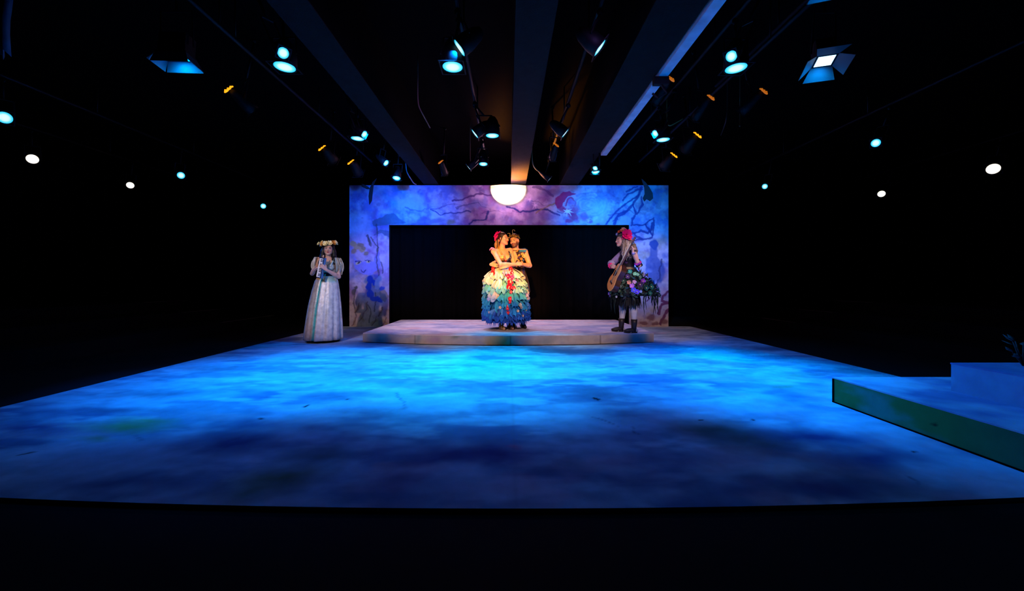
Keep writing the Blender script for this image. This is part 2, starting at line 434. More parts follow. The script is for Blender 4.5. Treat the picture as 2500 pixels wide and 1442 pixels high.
# ---- raised platform ---------------------------------------------------
def y0_plat(x): return 6.34+0.058*x*x
def paint_plat(h, w, rg):
    cv = Canvas(h, w, np.array(lin('d6cfd4')), rg, 6, 12)
    cv.mix((fbm(h, w, 12, rg, 2.0)-0.48)*6, lin('a3a3bd'), 0.8)
    cv.mix((fbm(h, w, 16, rg, 2.2)-0.56)*7, lin('8796b8'), 0.7)
    cv.mix((fbm(h, w, 16, rg, 2.2)-0.56)*7, lin('d9b6b4'), 0.7)
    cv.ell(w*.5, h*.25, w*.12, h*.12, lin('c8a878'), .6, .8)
    return cv.img
plat_t = thing('stage_platform', 'low raised platform with gently curved front edge, painted in pale clouds', 'platform', (0, 7.7, 0))
pz = 0.16
def loc_sheet(o, par):
    o.parent = par; o.location = Vector(o.location)-par.location; return o
loc_sheet(painted_sheet('platform_top', -2.44, 2.44, y0_plat, 9.07, 250, 150, paint_plat, pz, 0.012, 5), plat_t)
# curved riser faces, painted in panels
def riser_face(name, pts, z0, z1, paint, par, n=220, nz=14, seed=1):
    rg = np.random.default_rng(seed); pts = np.asarray(pts, float)
    L = np.concatenate([[0], np.cumsum(np.linalg.norm(np.diff(pts, axis=0), axis=1))]); t = np.linspace(0, L[-1], n)
    P = np.stack([np.interp(t, L, pts[:, 0]), np.interp(t, L, pts[:, 1])], 1)
    img = paint(nz, n, rg); V = np.zeros((nz, n, 3)); V[..., :2] = P[None]
    V[..., 2] = np.linspace(z0, z1, nz)[:, None]
    idx = np.arange(n*nz).reshape(nz, n)
    q = np.stack([idx[:-1, :-1], idx[:-1, 1:], idx[1:, 1:], idx[1:, :-1]], -1).reshape(-1, 4)
    mb = MB(); mb.add(V.reshape(-1, 3)-np.array(par.location), [tuple(a) for a in q.tolist()], img.reshape(-1, 3))
    return mb.build(name, M_paint, par, smooth=False, solid=0.01)
def paint_riser(h, w, rg):
    cv = Canvas(h, w, np.array(lin('b9a79a')), rg, 3, 10)
    cv.mix((fbm(h, w, 14, rg, 1.2)-0.5)*6, lin('a39aa8'), 0.7)
    cv.ell(w*.06, h*.5, w*.05, h*2, lin('7aa0a8'), .8, .5); cv.ell(w*.94, h*.5, w*.04, h*2, lin('5f9aa8'), .9, .5)  # teal ends; the lit right corner is put into the colour
    cv.ell(w*.46, h*.4, w*.055, h*1.6, lin('d0a060'), .8, .6); cv.ell(w*.26, h*.4, w*.04, h*.9, lin('9a7896'), .7, .8)
    cv.ell(w*.33, h*.8, w*.02, h*.4, lin('707c70'), .8, .8); cv.ell(w*.62, h*.5, w*.04, h*.8, lin('8a9088'), .6, .8)
    cv.ell(w*.2, h*.6, w*.015, h*1.5, lin('6a8a90'), .6, .8)
    for f in (.19, .505, .8): cv.mix((0.55-np.abs(np.mgrid[0:h, 0:w][1]-f*w))*2, lin('3a342e'), .6)
    return cv.img
xs = np.linspace(-2.44, 2.44, 60)
riser_face('riser_panel', [(x, y0_plat(x)) for x in xs], 0.012, pz-0.012, paint_riser, plat_t, seed=9)
mb = MB(); n = len(xs)
for sgn in (-1, 1):
    mb = MB()
    box(mb, (sgn*2.43-0.008, y0_plat(2.44)-7.7, 0.012), (sgn*2.43+0.008, 9.07-7.7, pz-0.012), lin('7f9aa2'))
    mb.build('side_panel', M_paint, plat_t, smooth=False)
mb = MB()
bt = [(x*0.985, y0_plat(x)+0.03-7.7) for x in xs]
V = [(x, y, 0.0) for x, y in bt]+[(x, y, 0.02) for x, y in bt]+[(2.40, 1.35, 0), (-2.40, 1.35, 0), (2.4, 1.35, .02), (-2.4, 1.35, .02)]
mb.add(V, [(i, i+1, n+i+1, n+i) for i in range(n-1)]+[tuple(range(n-1, -1, -1))+(2*n+1, 2*n)])
mb.build('toe_recess', M_black, plat_t, smooth=False)

# ---- step blocks on the right -----------------------------------------
def block(label, x0, x1, y0, y1, z0, z1, cside, ctop, seed, group=None):
    t = thing('step_block', label, 'step', (x0+0.4, (y0+y1)/2, z0), group)
    def ptop(h, w, rg):
        cv = Canvas(h, w, np.array(lin(ctop)), rg, 5, 10)
        cv.mix((fbm(h, w, 22, rg, 1.4)-0.5)*6, lin('6a70a0'), .8); return cv.img
    def pside(h, w, rg):
        cv = Canvas(h, w, np.array(lin(cside[0])), rg, 3, 10)
        cv.mix((np.mgrid[0:h, 0:w][1]/w-0.35)*3, lin(cside[1]), .8)
        cv.mix((fbm(h, w, 12, rg, 1.5)-0.5)*5, lin(cside[2]), .7)
        for f in (.33, .58, .8): cv.ell(w*f, h*R.random(), 1.6, 1.2, lin('101818'), 1, .5)
        return cv.img
    loc_sheet(painted_sheet('tread', x0, x1, lambda x: y0, y1, 120, 100, ptop, z1, 0.01, seed), t)
    riser_face('side_panel', [(x0+.006, y1-.006), (x0+.006, y0)], z0, z1-0.01, pside, t, 120, 16, seed+1)
    riser_face('front_panel', [(x0, y0+.006), (x1, y0+.006)], z0, z1-0.01, pside, t, 60, 10, seed+2)
    riser_face('rear_panel', [(x0+.012, y1-.006), (x1, y1-.006)], z0, z1-0.01, pside, t, 60, 10, seed+3)
    if seed == 21:
        mb = MB(); box(mb, (x0-t.location.x-.004, y1-t.location.y-.016, 0), (x0-t.location.x+.012, y1-t.location.y+.0, z1-.012)); mb.build('edge_strip', M_black, t, smooth=False)
        mb = MB(); box(mb, (x0-t.location.x-.004, y0-t.location.y, 0), (x0-t.location.x+.012, y1-t.location.y, .010)); mb.build('base_strip', M_black, t, smooth=False)
    return t
block('low painted step block with green side, at the right edge of the stage floor', 2.72, 5.2, 0.9, 3.34, 0.0, 0.21, ('3f7a3c', '2e6462', '4f8f80'), 'b4b8c8', 21)
block('blue painted step block standing on the lower green-sided block', 3.24, 5.2, 0.9, 2.92, 0.21, 0.415, ('7fa0b8', '5a6aa0', '8090b0'), '8088a8', 31)
# a dark leafy prop on the upper block
mb = MB()
for i in range(16):
    a = R.uniform(0, 6.28); r = R.uniform(.03, .12); h_ = R.uniform(.03, .17)
    p = np.array([math.cos(a)*r, math.sin(a)*r, h_]); d = np.array([math.cos(a), math.sin(a), R.uniform(.1, .9)]); d /= np.linalg.norm(d)
    s_ = np.cross(d, (0, 0, 1)); s_ /= np.linalg.norm(s_)
    mb.add([p, p+d*.03+s_*.018, p+d*.075, p+d*.03-s_*.018], [(0, 1, 2, 3)], lin('1f4038'))
    tube(mb, [(0, 0, 0), p*0.6, p], .003, 5, lin('20302a'))
pl = thing('leafy_prop', 'dark teal leafy plant standing on the upper step block at the right edge', 'plant', (3.62, 2.80, 0.415))
mb.build('foliage', M_leaf, pl, solid=.002)

# ---- audience risers in the dark at both sides -------------------------
for sx, lab in ((-1, 'left'), (1, 'right')):
    t = thing('seating_riser', 'dark stepped seating riser beyond the %s side of the stage' % lab, 'riser', (sx*7.6, 7.0, -0.02))
    for k in range(3):
        mb = MB(); x0 = 5.9+k*0.9; lo, hi = sorted((sx*x0-sx*7.6, sx*10.8-sx*7.6)); box(mb, (lo, -4.5, k*.2 if k else 0), (hi, 3.2, .2*(k+1)))
        mb.build('riser_tier', M_floorblack, t, smooth=False)
        mb = MB(); xe = sx*x0-sx*7.6; box(mb, (min(xe, xe+sx*.03), 1.2+.1*k, .2*(k+1)), (max(xe, xe+sx*.03), 3.0-.2*k, .2*(k+1)+.004)); mb.build('edge_strip', mat('nosing_tape', '8a857c', .6), t, smooth=False)

# =====================================================================
# SCENERY WALL (painted portal)
# =====================================================================
SX, SY, YW = 107.0, 797.0, 9.085
def WX(px): return (px-1241)/SX
def WZ(py): return (SY-py)/SX
PX0, PX1, PY0, PY1 = 853, 1632, 452, 797        # outline of the flat, in its own drawing units
OX0, OX1, OY0 = 950, 1536, 549                  # opening
rg = np.random.default_rng(42)
h, wd = PY1-PY0+1, PX1-PX0+1
cv = Canvas(h, wd, np.array(lin('b3a6c8')), rg, 5, 16)
yy, xx = np.mgrid[0:h, 0:wd].astype(float)
cv.mix((fbm(h, wd, 44, rg)-0.48)*6, lin('7480c8'), .85)
cv.mix((fbm(h, wd, 32, rg)-0.52)*5, lin('8a62a8'), .8)
cv.mix((fbm(h, wd, 26, rg)-0.53)*5, lin('d8cce4'), .7)
for k in range(60):
    x_, y_ = R.uniform(0, wd), R.uniform(0, h); an = R.uniform(0, 180); cv.ell(x_, y_, R.uniform(14, 40), R.uniform(5, 12), lin(R.choice(['5a5aa0', 'd0c0dc', '7a6aa8', '9cb0d8', '8a6c90', '6070b0'])), R.uniform(.25, .6), .6, an)
cv.mix((yy/h-0.62)*3*(0.4+fbm(h, wd, 24, rg)), lin('b39a90'), .85)
cv.mix((fbm(h, wd, 34, rg)-0.58)*9*(yy/h), lin('a08a6c'), .7)
cv.mix((fbm(h, wd, 16, rg)-0.60)*8, lin('5f4a84'), .4)
def q(*p): return [(a-PX0, b-PY0) for a, b in p]
DKB, PUR, TEAL, TAN, GRYB, BLU = lin('26307e'), lin('584086'), lin('4c7898'), lin('9c8a70'), lin('5a6480'), lin('2448b0')
cv.bold = 1.45
# ribs of watercolour under the top edge
for i in range(9):
    x = 990+i*62; yb = 480+R.uniform(-18, 40); pts = [(x+j*13, yb+math.sin(j*0.8+i)*7+j*R.uniform(-1, 1.4)) for j in range(8)]
    cv.stroke(q(*pts), R.uniform(1.5, 3.2), PUR if i % 2 else DKB, .6, 1.5, True)
cv.stroke(q((1105,490),(1130,487),(1160,475),(1178,472),(1198,478)), 3, PUR, .9)
cv.stroke(q((1050,512),(1075,525),(1100,520),(1130,515),(1150,518)), 2.5, DKB, .8)
cv.stroke(q((1148,545),(1155,538),(1185,535),(1194,515)), 3, DKB, .9)
cv.stroke(q((1240,505),(1270,515),(1300,514),(1340,512),(1365,525)), 3.2, DKB, .9)
cv.stroke(q((1310,520),(1340,502),(1358,497)), 2.5, TAN, .9)
cv.stroke(q((1300,455),(1330,462),(1350,480)), 4, PUR, .7)
cv.ell(1350-PX0, 470-PY0, 40, 12, PUR, .5, .6); cv.ell(1340-PX0, 528-PY0, 30, 14, lin('7a60b8'), .7, .6)
# grey-blue leaves by the corner
cv.poly(q((907,538),(930,533),(945,522),(962,520),(975,535),(990,545),(975,549),(910,549)), GRYB, .9)
cv.poly(q((910,575),(925,560),(950,565),(950,580),(930,570)), GRYB, .8)
cv.ell(1100-PX0, 542-PY0, 14, 9, TAN, .9, .5); cv.ell(1062-PX0, 540-PY0, 30, 9, lin('8a7aa0'), .9, .5)
# tan flower
for dx, dy, r in [(0,0,11),(-10,-8,10),(8,-6,9),(-8,10,10),(10,8,8),(14,2,8),(22,15,8)]:
    cv.ell(872+dx-PX0, 604+dy-PY0, r, r*0.8, lin('8f7c5a') if (dx+dy) % 3 else lin('b09a60'), .85, .35)
cv.ell(872-PX0, 648-PY0, 12, 24, lin('5e5a4c'), .5, .8)
# animal face in blue wash
cv.poly(q((864,625),(878,640),(898,638),(912,638),(922,612),(930,640),(926,655),(905,672),(885,670),(868,655)), lin('7f86e0'), .8)
for ex in (876, 899): 
    cv.ell(ex-PX0, 641-PY0, 6.5, 3.4, lin('d0c890'), .9, .4); cv.ell(ex-PX0+1, 640.5-PY0, 2, 2.4, lin('282040'), 1, .4); cv.stroke(q((ex-7,636),(ex+6,639)), 1.6, DKB, .9)
cv.stroke(q((883,658),(886,663),(890,664),(894,659)), 1.8, DKB, .9)
# stems
for pts in [[(919,545),(920,600),(921,640),(926,672)],[(905,580),(915,595),(922,605)],[(897,575),(906,600)],[(930,640),(934,665)],[(915,760),(918,735),(914,715)],[(902,790),(905,765),(900,745)],[(868,700),(862,740),(870,770)]]:
    cv.stroke(q(*pts), 2.2, lin('4d4a5c'), .8, 1.5)
for p in [(920,608,3,14,5),(903,590,3,12,-30),(868,702,6,5,0),(864,712,5,9,20)]: cv.ell(p[0]-PX0, p[1]-PY0, p[2], p[3], lin('50505a'), .85, .4, p[4])
# deep blue flower and pale petals
for dx, dy, rx, ry in [(903,683,9,12),(899,700,8,12),(903,716,9,11),(914,728,12,9),(928,733,10,7),(912,690,6,9),(932,705,8,7)]:
    cv.ell(dx-PX0, dy-PY0, rx, ry, BLU, .95, .25)
cv.poly(q((912,705),(918,682),(930,668),(936,680),(930,700),(920,708)), lin('b8a8b8'), .9)
cv.poly(q((925,712),(940,708),(948,725),(940,738),(928,728)), lin('8c7c78'), .9)
cv.poly(q((930,690),(948,672),(946,700),(936,702)), lin('9a8fb0'), .8)
for x, y, an in [(872,752,40),(885,775,-30),(930,760,20),(940,785,-40),(866,785,10),(915,785,50),(895,750,0)]:
    cv.ell(x-PX0, y-PY0, 5, 15, lin('8a7050'), .6, .5, an); cv.stroke(q((x-6,y+10),(x,y),(x+4,y-12)), 1.6, lin('5a2c50'), .7)
# magenta flower with pale star
MG = lin('a8246c')
cv.poly(q((1356,500),(1355,485),(1365,478),(1372,468),(1388,464),(1395,472),(1408,472),(1400,478),(1385,480),(1375,492),(1372,505),(1362,508)), MG, .95)
for x, y, rx, ry, an in [(1385,515,20,10,20),(1405,508,16,14,40),(1400,530,22,12,30),(1388,540,10,7,0),(1372,508,9,8,0),(1425,528,14,12,40),(1440,540,10,7,0)]:
    cv.ell(x-PX0, y-PY0, rx, ry, MG if x < 1415 else lin('a04a90'), .8, .5, an)
cv.ell(1394-PX0, 492-PY0, 13, 10, lin('8a5ab0'), .8, .5); cv.stroke(q((1380,500),(1384,488),(1396,484),(1406,492),(1402,500)), 3, MG, .8)
for k in range(7):
    a = k*0.9; cv.stroke(q((1386,517),(1386+12*math.cos(a),517+12*math.sin(a))), 4, lin('e8dfe8'), .85, 1.5, True)
for k in range(6):
    a = k*1.05+.3; cv.stroke(q((1308,503),(1308+9*math.cos(a),503+9*math.sin(a))), 3, lin('d8c8e8'), .7, 1.5, True)
for k in range(5):
    a = k*1.25; cv.stroke(q((1293,486),(1293+7*math.cos(a),486+7*math.sin(a))), 3, lin('d8c8e8'), .7, 1.5, True); cv.stroke(q((1436,538),(1436+8*math.cos(a),538+8*math.sin(a))), 3, lin('e0a8d8'), .7, 1.5, True)
# swirled rose in pale blue wash
for k in range(5):
    r0 = 7+7*k; pts = [(1437+r0*1.25*math.cos(a), 500+r0*.85*math.sin(a)) for a in np.linspace(k, k+4.6, 14)]
    cv.stroke(q(*pts), 3.0, lin('5068b0'), .5, 2.5)
cv.ell(1466-PX0, 508-PY0, 30, 36, lin('c0d4e0'), .6, .8); cv.ell(1430-PX0, 500-PY0, 40, 30, lin('9fb4d8'), .4, .8)
# coral branches
CB = lin('2a3a86')
for pts, wd_ in [([(1568,455),(1560,475),(1545,500),(1530,515),(1510,530),(1500,549)],4),([(1560,475),(1540,490),(1515,505),(1495,530),(1483,549)],3.2),([(1545,500),(1552,520),(1540,549)],3),
    ([(1568,460),(1550,465),(1530,475),(1520,490)],3),([(1530,515),(1515,520),(1500,540)],2.5),([(1566,480),(1568,500),(1556,520)],3.5),([(1558,455),(1540,462),(1528,468)],2.5),
    ([(1536,570),(1550,568),(1565,562),(1580,568),(1590,560),(1592,545)],4),([(1550,568),(1556,578),(1570,584),(1590,578),(1596,560),(1596,535)],3.6),([(1575,548),(1582,560),(1590,572)],3),([(1575,548),(1560,552),(1545,549)],3),([(1575,548),(1586,535),(1596,530)],3),([(1540,582),(1556,585),(1566,583)],3)]:
    cv.stroke(q(*pts), wd_, CB, .9, 1.5)
# blue figure silhouette
FGB = lin('2c50a0')
cv.ell(1596-PX0, 597-PY0, 11, 13, FGB, .95, .2); cv.poly(q((1587,605),(1604,605),(1606,625),(1616,640),(1625,660),(1615,690),(1585,690),(1575,660),(1578,632),(1585,622)), FGB, .8, 4)
cv.stroke(q((1616,632),(1612,660),(1606,700)), 3, lin('303870'), .8)
for x, y, r in [(1570,640,10),(1585,660,12),(1600,690,10),(1560,700,12)]: cv.ell(x-PX0, y-PY0, r, r*.5, lin('8c98d8'), .6, .6)
for p in [(1625,680),(1600,712),(1575,690),(1620,710),(1600,735)]: cv.ell(p[0]-PX0, p[1]-PY0, 12, 14, lin('a888a8'), .6, .6)
for pts, wd_ in [([(1631,712),(1620,722),(1618,732),(1630,738),(1618,742),(1612,752),(1608,765)],5),([(1630,755),(1622,768),(1612,790)],5),([(1605,700),(1595,720),(1578,735)],2)]:
    cv.stroke(q(*pts), wd_, lin('5c2456'), .95, 1.5)
for p in [(1590,775,14,9),(1570,788,16,6),(1622,785,12,7),(1600,790,10,6)]: cv.ell(p[0]-PX0, p[1]-PY0, p[2], p[3], lin('6a4050'), .85, .4)
img = cv.img
portal = thing('scenery_portal', 'wide painted portal flat with flower mural framing a black curtain', 'scenery', (0, YW, 0))
MD = 0.09
def mural_panel(name, x0, x1, y0, y1):
    a = np.arange(int(x0), int(x1)+1); b = np.arange(int(y0), int(y1)+1)
    X, Y = np.meshgrid(a, b); V = np.stack([WX(X.astype(float)), np.zeros(X.shape), WZ(Y.astype(float))], -1)
    col = img[np.ix_(b-PY0, a-PX0)]
    idx = np.arange(X.size).reshape(X.shape)
    qd = np.stack([idx[:-1, :-1], idx[1:, :-1], idx[1:, 1:], idx[:-1, 1:]], -1).reshape(-1, 4)
    mb = MB(); mb.add(V.reshape(-1, 3), [tuple(t) for t in qd.tolist()], col.reshape(-1, 3))
    ex = lin('2a2830')
    xa, xb, za, zb = WX(x0), WX(x1), WZ(y1), WZ(y0)
    mb.add([(xa,0,za),(xb,0,za),(xb,0,zb),(xa,0,zb),(xa,MD,za),(xb,MD,za),(xb,MD,zb),(xa,MD,zb)], [(4,5,6,7),(0,1,5,4),(1,2,6,5),(2,3,7,6),(3,0,4,7)], ex)
    return mb.build(name, M_mural, portal, smooth=False)
mural_panel('left_panel', PX0, OX0, OY0, PY1); mural_panel('right_panel', OX1, PX1, OY0, PY1); mural_panel('header_panel', PX0, PX1, PY0, OY0)

# curtain with folds
mb = MB(); n = 260; xs_ = np.linspace(-3.05, 3.15, n)
yv = 0.10+0.035*np.sin(xs_*16+0.8*np.sin(xs_*5))+0.015*np.sin(xs_*41)
zs = [-0.0, 0.5, 1.2, 2.0, 2.55]
V = [(x, yv[i]*(1.15-0.08*z), z) for z in zs for i, x in enumerate(xs_)]
mb.add(V, [(j*n+i, j*n+i+1, (j+1)*n+i+1, (j+1)*n+i) for j in range(4) for i in range(n-1)])
cu = mb.build('stage_curtain', M_curtain, None, loc=(0, 0, 0), solid=.006); cu.location = (0, YW+0.14, 0.0)
tag(cu, 'black folded stage curtain hanging inside the painted portal opening', 'curtain')

# horn-like leaf cutouts rising over the corners of the portal
def cutout(name, label, pts, y, c):
    ctr = np.mean(pts, axis=0); mb = MB(); n = len(pts)
    P = [(WX(a)-WX(ctr[0]), 0, WZ(b)-WZ(ctr[1])) for a, b in pts]
    V = [(x, -0.012, z) for x, _, z in P]+[(x, .012, z) for x, _, z in P]
    mb.add(V, [tuple(range(n)), tuple(range(2*n-1, n-1, -1))]+[(i, n+i, n+(i+1) % n, (i+1) % n) for i in range(n)], c)
    o = mb.build(name, M_leaf, None, smooth=False); o.location = (WX(ctr[0]), y, WZ(ctr[1])); return tag(o, label, 'cutout')
cutout('leaf_cutout', 'dark curved leaf cutout rising above the upper right corner of the portal', [(1565,437),(1575,446),(1584,458),(1592,472),(1593,485),(1586,491),(1578,486),(1572,492),(1568,484),(1573,474),(1572,458)], YW-.03, lin('2c3240'))
cutout('leaf_cutout', 'dark curved leaf cutout rising above the upper left corner of the portal', [(921,436),(913,452),(911,470),(909,490),(903,500),(901,480),(904,460),(911,445)], YW-.03, lin('20252e'))
cutout('wing_cutout', 'small pale wing-shaped cutout over the left corner leaf', [(884,448),(900,456),(905,462),(896,462),(884,456)], YW-.03, lin('302c34'))

# glowing half moon on the header
moon = thing('moon_lamp', 'blindingly bright warm half-moon lamp hung on the top edge of the portal', 'lamp', (0.0, YW-.02, WZ(462)))
mb = MB(); n, m_ = 40, 10; V = []; rx, rz, ry = .40, .355, .13
for j in range(m_+1):
    ph = math.pi/2*j/m_
    for i in range(n+1):
        a = math.pi+math.pi*i/n
        V.append((rx*math.cos(ph)*math.cos(a), -ry*math.sin(ph), rz*math.cos(ph)*math.sin(a)))
mcol = [np.array(lin('ffc070'))*(1-t)+np.array(lin('fff0d8'))*t for t in [min(1, j/2.2) for j in range(m_+1)] for i in range(n+1)]
mb.add(V, [(j*(n+1)+i, j*(n+1)+i+1, (j+1)*(n+1)+i+1, (j+1)*(n+1)+i) for j in range(m_) for i in range(n)], np.array(mcol))
mb.build('glowing_globe', M_moon, moon)
mb = MB(); V = [(rx*1.0*math.cos(a), -ry*math.sin(a), 0) for a in np.linspace(0, math.pi, 20)]+[(-rx, 0, 0), (rx, 0, 0)]
mb.add([(x, y, .0) for x, y, z in V]+[(x, y, .07) for x, y, z in V], [tuple(range(22)), tuple(range(43, 21, -1))]+[(i, i+1, 23+i, 22+i) for i in range(21)], lin('ffd890'))
mb.build('globe_cap', M_moon, moon)
def point(name, loc, color, e, size, parent):
    d = bpy.data.lights.new(name, 'POINT'); d.color = color; d.energy = e; d.shadow_soft_size = size
    o = bpy.data.objects.new(name, d); C.objects.link(o); o.parent = parent; o.location = loc; return o
point('moon_glow', (0, -.30, -.05), (1.0, .40, .7), 34, .15, moon)  # extra point light added for the pink glow on the wall
spot('added_beam_glow', (.1, YW-.22, 2.75), (.22, YW-.62, 3.25), (1, .30, .02), 800, 70, .9, .1, moon)  # extra orange spot added to make the beam end glow

# =====================================================================
# LIGHTING RIG
# =====================================================================
ZPIPE = 3.62
def pipe(x, y0, y1, label, z=ZPIPE, r=.024, along='y'):
    mb = MB()
    if along == 'y': tube(mb, [(0, y0, 0), (0, y1, 0)], r, 10); o = mb.build('lighting_pipe', M_metal, None); o.location = (x, 0, z)
    for yy_ in np.arange(y0+.4, y1, 1.9):
        k = MB(); tube(k, [(0, yy_, r), (0, yy_, 4.05-z)], .01, 6); k.build('hanger', M_metal, o)
    return tag(o, label, 'pipe', None)
PIPES = {-2.2: 'black lighting pipe hung left of the left beam', -0.48: 'black lighting pipe hung between the left and centre beams', 0.87: 'black lighting pipe hung between the centre and right beams',
         2.23: 'black lighting pipe hung right of the cable tray', -2.95: 'black lighting pipe over the left edge of the portal', 2.83: 'black lighting pipe over the right edge of the portal',
         -6.4: 'black lighting pipe over the left seating', 5.6: 'black lighting pipe over the right seating', -8.1: 'black lighting pipe far out to the left', 8.87: 'black lighting pipe far out to the right'}
for x, lb in PIPES.items(): pipe(x, 2.0, 8.6 if abs(x) < 3 else 11.4, lb)

V_ = lambda *a: np.array(a, float)
def fixture(label, px, py, H, n, r=.104, kind='cyan', pipe_x=None, group=None, light=None, name='stage_light', cat='stage light', bodylen=.27):
    """lamp whose lens centre sits at height 1+H on the sight line given by where it hangs"""
    Y = F*H/(690.0-py); X = (px-1241.0)/F*Y; Zc = 1+H
    t = thing(name, label, cat, (X, Y, Zc), group)
    n = np.array(n, float); n /= np.linalg.norm(n)
    Rm = rot_to(n); M0 = mtx(Rm, (0, 0, 0))
    mb = MB(); lathe(mb, [(r*1.0, .0), (r*1.06, -.002), (r*1.06, -.10), (r*.98, -.14), (r*.80, -bodylen*.8), (r*.45, -bodylen), (.001, -bodylen-.004)], 24, M0, cap=False)
    lathe(mb, [(r*1.0, .0), (r*.97, -.02)], 24, M0, cap=False)
    mb.build('can', M_metal, t)
    mb = MB(); s_ = r*1.16
    for a in range(4):
        c_, n_ = math.cos(a*math.pi/2), math.sin(a*math.pi/2)
        Rz = np.array([[c_, -n_, 0], [n_, c_, 0], [0, 0, 1]])
        box(mb, (-s_, s_-.012, -.004), (s_, s_, .004), M=mtx(Rm@Rz, (0, 0, 0)))
    mb.build('gel_frame', M_metal, t, smooth=False)
    if kind in ('cyan', 'white'):
        mb = MB(); seg = 24; V = [(0, 0, .0)]; col = [lin('eafcff')]
        for fr, cc in ((.5, 'dcfaff'), (.72, '7cf0ff'), (1, '00c8f0')):
            for k in range(seg): V.append((r*.93*fr*math.cos(2*math.pi*k/seg), r*.93*fr*math.sin(2*math.pi*k/seg), -.006+.006*(1-fr))); col.append(lin(cc))
        Fc = [(0, 1+k, 1+(k+1) % seg) for k in range(seg)]+[(1+j*seg+k, 1+(j+1)*seg+k, 1+(j+1)*seg+(k+1) % seg, 1+j*seg+(k+1) % seg) for j in (0, 1) for k in range(seg)]
        mb.add(np.array(V)@Rm.T, Fc, col)
        mb.build('lens', M_lens if kind == 'cyan' else M_lensw, t)
    # yoke from both sides of the can up to the pipe
    top = np.array([0, 0, 4.04-Zc]) if pipe_x is None else np.array([pipe_x-X, 0, ZPIPE-.055-Zc]); piv = -n*bodylen*.5
    ax = np.cross(n, (0, 0, 1)); ax = ax/np.linalg.norm(ax) if np.linalg.norm(ax) > .1 else np.array([1.0, 0, 0])
    a, b = piv+ax*r*1.12, piv-ax*r*1.12
    mb = MB(); u = (top-piv)*(.6 if pipe_x is not None else .4)
    for p_ in (a, b): tube(mb, [p_, p_+u*.8], .009, 6)
    tube(mb, [a+u*.8, b+u*.8], .009, 6); mb.build('yoke', M_metal, t, smooth=False)
    mb = MB(); tube(mb, [piv+u*.8, top-np.array((0, 0, .02))], .014, 8); ball(mb, top, (.035, .02, .035)); mb.build('clamp', M_metal, t)
    if kind == 'leak':     # ellipsoidal with lamp light leaking from its cap vents
        mb = MB()
        e = -n*bodylen*.93; side = np.cross(n, (0, -1, .0)); side /= np.linalg.norm(side)
        for k in range(3):
            sg = 1 if X < 0 else -1
            c0 = e+np.array((0, -r*.72, -r*.3))+V_(-.030+.030*k, 0, (-.022+.024*k))*V_(sg, 1, 1)*(r/.075)
            tube(mb, [c0-V_(.022*sg, 0, .012), c0+V_(0, -.012, .004), c0+V_(.024*sg, 0, .016)], [.008, .019-.003*k, .007], 7)
        mb.build('lamp_vent', M_leak if r > .07 else M_leakdim, t)
    if light:
        tg, c, e, deg, bl = light
        L = np.array((X, Y, Zc))+n*.03
        spot('lamp_light', tuple(L), tg, c, e, deg, bl, .05, t)
    return t
DN = (0, -.03, -1)
G1 = 'round blue downlights in three rows over the stage'
fixture('big blue-white downlight on the left, nearest the camera in its row', 695, 165, 2.10, DN, pipe_x=-2.2, light=((-2.3, 4.3, 0), (0,.24,1), 660, 70, .9))
fixture('big blue-white downlight near centre, nearest the camera', 1105, 165, 2.10, DN, pipe_x=-.48, light=((-.3, 4.2, 0), (0,.33,1), 640, 66, .9))
fixture('big blue-white downlight on the right, nearest the camera in its row', 1797, 168, 2.10, DN, pipe_x=2.23, light=((2.3, 4.3, 0), (0,.24,1), 660, 70, .9))
fixture('blue-white downlight left of the left beam, second in its row', 873, 339, 2.10, DN, .098, pipe_x=-2.2, light=((-2.0, 4.85, 0), (0,.36,1), 540, 60, .9))
fixture('blue-white downlight right of a small tilted lamp, second in the centre row', 1202, 332, 2.10, DN, .098, pipe_x=-.48, light=((-.2, 4.75, 0), CYAN, 560, 55, .9))
fixture('blue-white downlight right of the blue rail, second in its row', 1619, 342, 2.10, DN, .098, pipe_x=2.23, light=((2.3, 4.85, 0), (0,.36,1), 540, 60, .9))
fixture('small round downlight just above the left part of the portal', 968, 435, 2.10, (0, -.35, -1), .082, pipe_x=-2.2, light=((-2.3, 9.08, 2.6), BLUE, 120, 68, .9))
fixture('small round downlight above and left of the moon', 1180, 401, 2.10, (0, -.2, -1), .078, pipe_x=-.48, light=((.2, 5.9, 0), CYAN, 380, 52, .9))
fixture('small round downlight half hidden by a tilted lamp, right of the right beam', 1454, 420, 2.08, (0, -.3, -1), .078, light=((1.9, 9.08, 2.7), (0,.35,1), 110, 70, .9))
TL, TR = (-.77, -.02, -.64), (.77, -.02, -.64)
fixture('small tilted blue lamp just above the big left downlight', 692, 130, 1.98, (.6, -.45, -.6), .050, pipe_x=-2.2, bodylen=.15, light=((-.4, 3.9, 0), DEEP, 90, 50, .9))
fixture('thin slanted blue lamp above the big centre downlight', 1121, 118, 2.22, TL, .085, pipe_x=-.48, light=((-3.0, 4.1, 0), BLUE, 420, 58, .9))
fixture('thin slanted blue lamp between the centre and right beams, nearest the camera', 1465, 118, 2.22, TR, .085, pipe_x=.87, light=((3.2, 3.3, .1), BLUE, 480, 58, .9))
fixture('small tilted blue lamp just above the big right downlight', 1785, 138, 1.98, (-.6, -.45, -.6), .050, pipe_x=2.23, bodylen=.15, light=((.6, 3.9, 0), DEEP, 90, 50, .9))
fixture('small tilted lamp touching the second left downlight', 890, 328, 2.0, (.75, -.3, -.6), .050, pipe_x=-2.2, light=((-2.5, 9.08, 2.35), (0,.15,1), 1900, 52, .9))
fixture('thin slanted lamp left of the second centre downlight', 1159, 327, 2.16, TL, .078, pipe_x=-.48, light=((-3.2, 5.8, 0), BLUE, 300, 54, .9))
